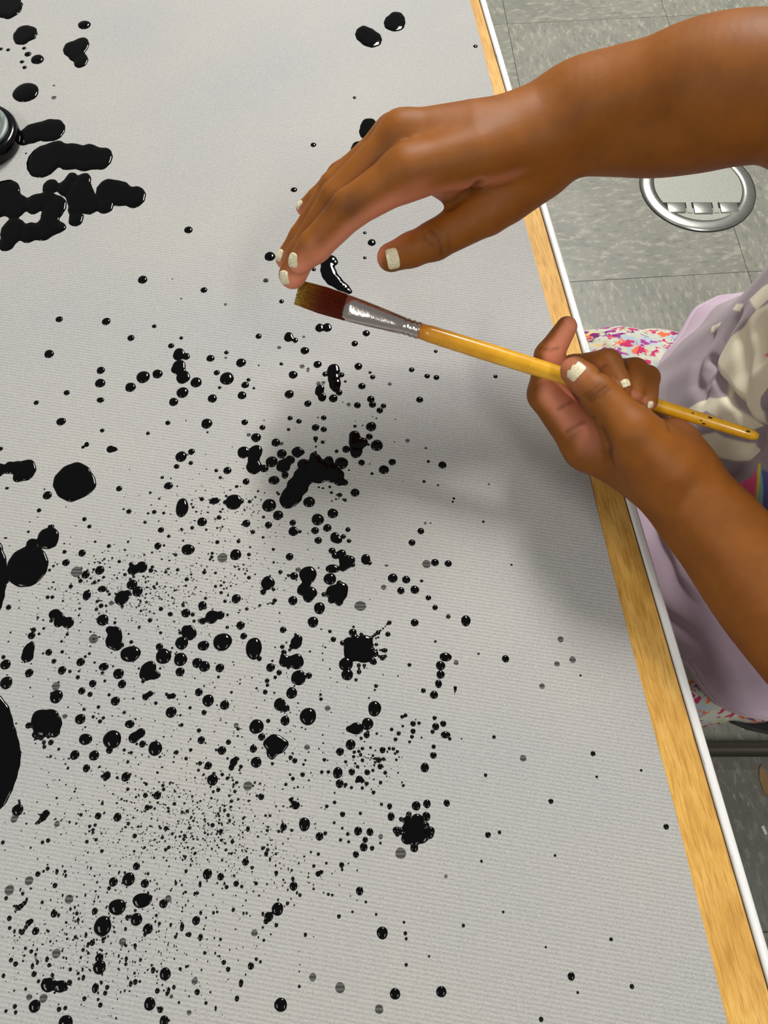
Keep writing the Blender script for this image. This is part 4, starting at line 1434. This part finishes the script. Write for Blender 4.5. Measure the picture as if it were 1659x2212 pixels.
# the bristles are a bundle of fine hairs
bm = bmesh.new()
lay = bm.verts.layers.float.new('along')
p0, p1 = along(640), along(744)
hr = random.Random(3)
for q in range(330):
    x = hr.uniform(-1, 1)
    y = hr.uniform(-1, 1) * math.sqrt(max(0.05, 1 - x * x * 0.8))
    a = p0 + axis * hr.uniform(0, 2.2 * mm) + side * x * 6.2 * mm + norm * y * 1.0 * mm
    b = p1 + axis * 2 * mm + side * x * 6.3 * mm + norm * y * 2.0 * mm
    cpt = a.lerp(b, 0.5) + norm * y * 0.9 * mm + side * x * 0.5 * mm
    r = 0.28 * mm
    rings = []
    for pt, rr, tt in ((a, r * 0.5, 0.0), (cpt, r, 0.55), (b, r, 1.0)):
        ring = []
        for s_ in range(4):
            t = math.pi / 2 * s_
            vv = bm.verts.new(pt + side * rr * math.cos(t) + norm * rr * math.sin(t))
            vv[lay] = tt
            ring.append(vv)
        rings.append(ring)
    for r0, r1 in zip(rings, rings[1:]):
        for s_ in range(4):
            bm.faces.new((r0[s_], r0[(s_ + 1) % 4], r1[(s_ + 1) % 4], r1[s_]))
    bm.faces.new(rings[0][::-1])
tag(bm_obj('bristles', bm, M['bristle'], brush), kind='stuff')
k = NT('ferrule_metal', srgb(205, 196, 190), 0.18, metal=1.0)
k.bump(k.noise(k.coord(), 160, 3, 0.6), 0.2, 0.0015)
M['chrome'] = k.m
fer = [(along(743), 6.7 * mm, 2.3 * mm), (along(760), 6.5 * mm, 2.7 * mm), (along(800), 5.9 * mm, 3.3 * mm), (along(850), 4.9 * mm, 3.9 * mm),
       (along(872), 4.4 * mm, 4.1 * mm)]
u_ = 872
for q in range(3):
    fer += [(along(u_ + 2), 4.15 * mm, 4.0 * mm), (along(u_ + 4), 4.4 * mm, 4.3 * mm), (along(u_ + 9), 4.5 * mm, 4.4 * mm), (along(u_ + 11), 4.2 * mm, 4.1 * mm)]
    u_ += 12
loft('ferrule', fer, M['chrome'], brush, 36, True, 2.0)
k = NT('yellow_lacquer', rough=0.28, spec=0.5, coat=0.3)
gn = k.noise(k.coord(), 90, 4, 0.6)
g2 = k.noise(k.coord(), 500, 3, 0.6)
c = k.ramp(gn, [(0.35, srgb(226, 160, 22)), (0.6, srgb(240, 182, 34))])
c = k.mix(k.ramp(g2, [(0.66, (0, 0, 0)), (0.72, (0.7, 0.7, 0.7))]), c, srgb(150, 92, 24))
tch = k.n('ShaderNodeAttribute', attribute_name='worn')
c = k.mix(tch.outputs['Fac'], c, srgb(196, 118, 26))
k.col(c)
M['lacquer'] = k.m
hs = []
for u, r in ((904, 4.0), (930, 4.35), (980, 4.5), (1060, 4.6), (1150, 4.45), (1220, 4.25), (1300, 3.9), (1380, 3.55), (1450, 3.3), (1530, 3.1), (1600, 2.9), (1625, 2.6), (1636, 1.8)):
    hs.append((along(u), r * mm, r * mm))
ho = loft('handle', hs, M['lacquer'], brush, 28, True)
wa = ho.data.attributes.new('worn', 'FLOAT', 'POINT')
wa.data.foreach_set('value', [max(0.0, 0.9 - (i // 28) * 0.3) for i in range(len(ho.data.vertices))])
# chips in the lacquer
for u, off, ln in ((1490, 0.25, 1.6), (1520, -0.3, 1.4), (1528, 0.35, 1.8), (1512, -0.1, 1.0), (1610, 0.2, 1.6), (1460, 0.1, 1.2)):
    c0 = along(u)
    rr = 3.2 * mm - (u - 1450) * 0.0017 * mm
    dirn = (-norm * math.cos(off * 2) + side * math.sin(off * 2)).normalized()
    t_ = axis.cross(dirn)
    bm = bmesh.new()
    pts = [c0 + dirn * (rr + 0.05 * mm) + axis * (math.cos(q) * ln * mm * 0.7) + t_ * (math.sin(q) * ln * mm * 0.32) for q in [2 * math.pi * z / 9 for z in range(9)]]
    top = [bm.verts.new(p) for p in pts]
    bot = [bm.verts.new(p - dirn * 0.4 * mm) for p in pts]
    bm.faces.new(top); bm.faces.new(bot[::-1])
    for q in range(9):
        bm.faces.new((top[q], bot[q], bot[(q + 1) % 9], top[(q + 1) % 9]))
    bm_obj('lacquer_chip', bm, M['dark_gap'], brush)

# ------------------------------------------------------------------ tunic
TC = (0.300, 0.225)                     # axis of the trunk
HEM = [(.130, .22), (.140, .165), (.163, .127), (.190, .100), (.1965, .086), (.204, .0775), (.2195, .070), (.236, .067), (.29, .068), (.36, .09), (.40, .15),
       (.405, .225), (.39, .31), (.35, .36), (.31, .378), (.275, .384), (.256, .382), (.238, .372), (.2165, .341), (.202, .318), (.162, .28)]
hp = sorted((math.atan2(y - TC[1], -(x - TC[0])) % (2 * math.pi), math.hypot(x - TC[0], y - TC[1])) for x, y in HEM)
ha = NV([a for a, _ in hp]); hr_ = NV([r for _, r in hp])


def hem_r(th):
    return np.interp(th % (2 * math.pi), ha, hr_, period=2 * math.pi)


# height, front radius, back radius, half width for rising rings; th = 0 points at the table (-x), th = 90 deg away from the viewer (+y)
RINGS = [(0.00, .466, None), (0.10, .474, None), (0.28, .510, (.120, .10, .132)), (0.45, .560, (.104, .098, .128)), (0.62, .630, (.098, .098, .124)),
         (0.80, .735, (.094, .095, .124)), (0.92, .805, (.080, .085, .116)), (1.00, .862, (.052, .060, .062))]


def shirt_points(th, t):
    """points of the tunic for arrays of turn th and rise t"""
    ts = NV([r[0] for r in RINGS])
    z = np.interp(t, ts, [r[1] for r in RINGS])
    rr = []
    for q, _, e in RINGS:
        if e is None:
            rr.append(hem_r(th) * (1.0 if q == 0 else 0.985))
        else:
            f_, b_, w_ = e
            a = np.where(np.cos(th) > 0, f_, b_)
            rr.append(1 / np.sqrt((np.cos(th) / a) ** 2 + (np.sin(th) / w_) ** 2))
    rr = NV(rr)
    i = np.clip(np.searchsorted(ts, t, side='right') - 1, 0, len(ts) - 2)
    s = (t - ts[i]) / (ts[i + 1] - ts[i])
    ar = np.arange(len(th))
    R0, R1 = rr[i, ar], rr[i + 1, ar]
    m0 = (R1 - rr[np.maximum(i - 1, 0), ar]) * 0.5
    m1 = (rr[np.minimum(i + 2, len(rr) - 1), ar] - R0) * 0.5
    r = (2 * s ** 3 - 3 * s ** 2 + 1) * R0 + (s ** 3 - 2 * s ** 2 + s) * m0 + (-2 * s ** 3 + 3 * s ** 2) * R1 + (s ** 3 - s ** 2) * m1
    # folds run up from the hem and die out
    amp = 0.0016 * np.maximum(0.0, 1 - t * 1.1) * np.minimum(1.0, 0.4 + t * 4)
    r = r + amp * (np.sin(9 * th + 1.0 + 2.2 * t) + 0.6 * np.sin(17 * th + 3 * t) + 0.35 * np.sin(29 * th))
    for pts, w, d in FOLDS:
        q = NV([((a_) * 0.11, b_ * 0.3) for a_, b_ in pts])
        P2 = np.stack([th * 0.11, t * 0.3], 1)
        e = poly_dist(P2, q)
        r = r - d * np.exp(-(e / w) ** 2)
    return np.stack([TC[0] - r * np.cos(th), TC[1] + r * np.sin(th), z], 1)


# folds pressed into the jersey and the printed shapes, both in the cloth's own turn / rise coordinates
FOLDS = [([(.44, .418), (.336, .434), (.287, .442), (-.024, .496), (-.25, .512)], .0026, .0065),
         ([(.56, .485), (.50, .46), (.43, .435), (.36, .418), (.30, .412)], .0045, .0036),
         ([(.63, .40), (.50, .375), (.36, .372), (.22, .40)], .0045, .0030),
         ([(-.25, .512), (-.189, .539), (-.171, .60)], .0035, .0075), ([(-.342, .40), (-.33, .454), (-.30, .51)], .0030, .0040),
         ([(-.39, .40), (-.37, .45), (-.34, .50)], .0024, .0025),
         ([(.397, .51), (.189, .52), (.0, .515)], .0045, .0030), ([(.30, .56), (.1, .56)], .005, .0030),
         ([(-.20, .23), (-.336, .207), (-.574, .195), (-.775, .203), (-.977, .176), (-1.099, .153), (-1.3, .13)], .0045, .0045),
         ([(-.30, .17), (-.55, .14), (-.75, .15), (-.95, .15)], .0040, .0030),
         ([(-.415, .12), (-.665, .10), (-.903, .075), (-1.05, .07), (-1.3, .06)], .0016, .0014)]
CREAM, MAUVE = (240, 231, 204), (160, 146, 152)
PRINT = [([(-.10, .0), (-.10, .205), (-.293, .215), (-.439, .232), (-.653, .23), (-.842, .21), (-1.092, .185), (-1.6, .16), (-1.6, 0)], (194, 172, 188)),
         ([(.35, .70), (.385, .581), (.433, .554), (.433, .527), (.452, .485), (.409, .454), (.348, .434), (.287, .442), (-.024, .496), (-.22, .515), (-.165, .531), (-.104, .546), (-.07, .60), (-.05, .70)], CREAM),
         ([(.61, .519), (.574, .558), (.49, .60), (.40, .60), (.433, .554)], CREAM), ([(.708, .473), (.623, .504), (.61, .492), (.69, .465)], CREAM),
         ([(.708, .392), (.677, .431), (.659, .427), (.671, .392)], CREAM),
         ([(.208, .353), (.208, .384), (.189, .415), (.092, .465), (.226, .45), (.26, .447), (-.195, .508), (-.201, .492), (-.031, .442), (.195, .353)], CREAM),
         ([(.116, .388), (.098, .415), (-.024, .458), (-.043, .454), (.06, .40)], MAUVE),
         ([(-.006, .38), (-.061, .431), (-.269, .496), (-.311, .492), (-.311, .469), (-.14, .392)], CREAM),
         ([(.14, .554), (.116, .569), (.125, .60), (.05, .60), (.061, .573), (.098, .566)], (226, 76, 120)),
         ([(-.385, .423), (-.391, .45), (-.409, .465), (-.391, .481), (-.439, .473), (-.5, .446), (-.458, .427)], (240, 92, 140)),
         ([(-.36, .40), (-.385, .423), (-.458, .427), (-.47, .40)], (240, 92, 140)),
         ([(-.458, .427), (-.494, .45), (-.439, .473), (-.372, .492), (-.378, .494), (-.519, .45), (-.525, .431), (-.49, .41)], (244, 124, 84)),
         ([(-.525, .431), (-.519, .45), (-.378, .492), (-.385, .497), (-.476, .469), (-.555, .438), (-.53, .41)], (232, 214, 58)),
         ([(-.385, .496), (-.415, .492), (-.5, .473), (-.604, .446), (-.59, .42), (-.555, .438), (-.476, .469)], (136, 196, 190)),
         ([(-.409, .492), (-.446, .5), (-.64, .46), (-.66, .44), (-.604, .446), (-.5, .473)], (98, 92, 160))]
thl = np.concatenate([np.linspace(-1.95, 1.95, 640), np.linspace(1.95, 2 * math.pi - 1.95, 100)[1:-1]])
thl = np.where(thl > math.pi, thl - 2 * math.pi, thl)
tl = np.concatenate([np.linspace(0, .32, 80), np.linspace(.32, .62, 230)[1:], np.linspace(.62, 1, 60)[1:]])
NTH, NTT = len(thl), len(tl)
TH = np.tile(thl, NTT); TT = np.repeat(tl, NTH)
sv = shirt_points(TH, TT)
jj, ii = np.meshgrid(np.arange(NTT - 1), np.arange(NTH), indexing='ij')
a_ = (jj * NTH + ii).ravel(); b_ = (jj * NTH + (ii + 1) % NTH).ravel()
sf = np.stack([a_, a_ + NTH, b_ + NTH, b_], 1).tolist()
shirt_me = mesh_of('tunic', sv, sf)
def inside(poly, x, y):
    c = np.zeros(len(x), bool)
    for (x0, y0), (x1, y1) in zip(poly, poly[1:] + poly[:1]):
        if y0 == y1: continue
        c ^= ((y0 > y) != (y1 > y)) & (x < (x1 - x0) * (y - y0) / (y1 - y0) + x0)
    return c


col = np.tile(NV([*srgb(160, 146, 152), 1.0]), (len(sv), 1))
LILAC = NV([*srgb(194, 172, 188), 1.0])
col[TT < 0.13 + 0.06 * np.clip((TH - 0.5) / 0.4, 0, 1) * (TH < 1.6)] = LILAC
for poly, rgb in PRINT:
    px0, px1 = min(q[0] for q in poly) - .01, max(q[0] for q in poly) + .01
    near = np.flatnonzero((TH > px0) & (TH < px1) & (TT < max(q[1] for q in poly) + .01))
    cov = np.zeros(len(near))
    for sx in (-.0028, -.0012, .0004, .002):            # soft edge, as ink on jersey
        for sy in (-.0012, -.0004, .0004, .0012):
            cov += inside(poly, TH[near] + sx + sy * 0.7, TT[near] + sy + sx * 0.13)
    cov = (cov / 16)[:, None]
    col[near] = col[near] * (1 - cov) + NV([*srgb(*rgb), 1.0]) * cov
col[(TT > 0.034) & (TT < 0.039)] = [*srgb(184, 156, 178), 1.0]      # hem stitching
ca = shirt_me.color_attributes.new('print', 'FLOAT_COLOR', 'POINT')
ca.data.foreach_set('color', col.astype(np.float32).ravel())
k = NT('tunic_jersey', rough=0.85, spec=0.2)
pa = k.n('ShaderNodeAttribute', attribute_name='print')
k.l(pa.outputs['Color'], k.b.inputs['Base Color'])
k.bump(k.noise(k.coord(), 1400, 2), 0.15, 0.0005)
k.b.inputs['Sheen Weight'].default_value = 0.15
M['jersey'] = k.m
tunic = link_mesh('tunic', shirt_me, M['jersey'], person, True)
md = tunic.modifiers.new('thickness', 'SOLIDIFY'); md.thickness = 0.0016; md.offset = 0

# ------------------------------------------------------------------ floral trousers
def thigh(y, sy):
    return [Prim((0.34, y - sy * 0.01, 0.405), (0.20, y, 0.400), 0.062, 0.059), Prim((0.20, y, 0.400), (-0.02, y + sy * 0.02, 0.395), 0.059, 0.050),
            Prim((-0.02, y + sy * 0.02, 0.395), (0.0, y + sy * 0.02, 0.10), 0.048, 0.034)]


leg_prims = thigh(0.328, 1) + thigh(0.132, -1)
hip = [Prim((0.345, 0.28, 0.42), (0.345, 0.18, 0.42), 0.075, 0.075)]


def leg_f(P):
    d = None
    for grp in (leg_prims[:3] + hip, leg_prims[3:] + hip):
        e = None
        for p in grp:
            q = p.d(P)
            e = q if e is None else smin(e, q, 0.02)
        d = e if d is None else smin(d, e, 0.03)
    d = d + 0.0012 * np.sin(P[:, 0] * 95 + 6 * np.sin(P[:, 1] * 30)) + 0.0008 * np.sin(P[:, 0] * 210 + P[:, 1] * 90)
    return d


leg_me, _ = skin_mesh('trousers', leg_f, (-0.09, 0.05, 0.06), (0.46, 0.46, 0.56), 0.0032)
k = NT('floral_print', rough=0.8, spec=0.2)
v = k.coord(scale=(1, 1, 1))
n0 = k.noise(v, 55, 3, 0.55)
wob = k.n('ShaderNodeTexNoise', i_Scale=90.0, i_Detail=2.0)
k.l(v, wob.inputs['Vector'])
vm = k.n('ShaderNodeVectorMath', operation='MULTIPLY_ADD')
vm.inputs[1].default_value = (0.018, 0.018, 0.018)
k.l(wob.outputs['Color'], vm.inputs[0]); k.l(v, vm.inputs[2])
nz1 = k.noise(vm.outputs[0], 150, 2, 0.5)
vo = k.n('ShaderNodeTexVoronoi', i_Scale=105.0)
k.l(vm.outputs[0], vo.inputs['Vector'])
hue = k.n('ShaderNodeSeparateColor'); k.l(vo.outputs['Color'], hue.inputs[0])
base = k.ramp(n0, [(0.34, srgb(168, 184, 196)), (0.45, srgb(190, 194, 176)), (0.55, srgb(204, 202, 188)), (0.66, srgb(178, 188, 150))])
flower = k.ramp(hue.outputs[0], [(0.0, srgb(120, 40, 110)), (0.25, srgb(190, 50, 100)), (0.5, srgb(160, 60, 140)), (0.7, srgb(226, 110, 70)), (0.9, srgb(230, 190, 110))], 'CONSTANT')
mask = k.ramp(nz1, [(0.46, (0, 0, 0)), (0.48, (1, 1, 1))])
mask2 = k.ramp(vo.outputs['Distance'], [(0.50, (1, 1, 1)), (0.6, (0, 0, 0))])
mk = k.mix(1.0, mask, mask2, 'MULTIPLY')
k.col(k.mix(mk, base, flower))
M['floral'] = k.m
link_mesh('trousers', leg_me, M['floral'], person, True)
# shoes under the table
for y in (0.348, 0.112):
    def shoe_f(P, y=y):
        a = Prim((0.035, y, 0.038), (-0.10, y, 0.026), 0.036, 0.026)
        b = Prim((0.005, y, 0.05), (0.005, y, 0.095), 0.038, 0.04)
        d = smin(a.d(P), b.d(P), 0.02)
        return np.maximum(d, 0.001 - P[:, 2])
    me, _ = skin_mesh('shoe', shoe_f, (-0.15, y - 0.06, -0.01), (0.09, y + 0.06, 0.15), 0.004, 14)
    link_mesh('shoe', me, M['black_plastic'], person, True)

# ------------------------------------------------------------------ chair
chair = empty('chair', (0.40, 0.23, 0))
tag(chair, 'black moulded chair with a dark metal sled base under the child', 'chair')
bm = bmesh.new()
pts = []
for q in range(40):
    a = 2 * math.pi * q / 40
    c_, s_ = math.cos(a), math.sin(a)
    pts.append((0.410 + math.copysign(abs(c_) ** 0.35, c_) * 0.165, 0.23 + math.copysign(abs(s_) ** 0.35, s_) * 0.158))
add_prism(bm, pts, 0.328, 0.341)
bm_obj('seat', bm, M['black_plastic'], chair)
bm = bmesh.new()
n_, rows = 14, 10
gv = [[bm.verts.new((0.555 + 0.03 * j / rows - 0.02 * ((i - n_ / 2) / (n_ / 2)) ** 2 + 0.012 * s, 0.23 + 0.155 * (i - n_ / 2) / (n_ / 2), 0.42 + 0.30 * j / rows)) for s in (0, 1) for i in range(n_ + 1)] for j in range(rows + 1)]
for j in range(rows):
    for s in (0, 1):
        for i in range(n_):
            o_ = s * (n_ + 1)
            bm.faces.new((gv[j][o_ + i], gv[j][o_ + i + 1], gv[j + 1][o_ + i + 1], gv[j + 1][o_ + i]))
    for i in (0, n_):
        bm.faces.new((gv[j][i], gv[j + 1][i], gv[j + 1][n_ + 1 + i], gv[j][n_ + 1 + i]))
for j in (0, rows):
    for i in range(n_):
        bm.faces.new((gv[j][i], gv[j][i + 1], gv[j][n_ + 2 + i], gv[j][n_ + 1 + i]))
bm_obj('backrest', bm, M['black_plastic'], chair)
rail = at(1590, 1616, 0.014)
for y in (rail.y, 0.46 - rail.y):
    bm = bmesh.new()
    add_tube(bm, [(0.53, y, 0.329), (0.555, y, 0.06), (0.55, y, 0.022), (0.53, y, 0.010), (0.45, y, 0.010), (0.25, y, 0.010), (0.225, y, 0.022), (0.222, y, 0.06), (0.25, y, 0.328)], 0.0095, 12)
    bm_obj('sled_rail', bm, M['dark_metal'], chair, True)
for y in (rail.y, 0.46 - rail.y):
    bm = bmesh.new()
    add_tube(bm, [(0.545, y, 0.30), (0.56, y, 0.44), (0.578, y, 0.60)], 0.009, 10)
    bm_obj('back_post', bm, M['dark_metal'], chair, True)
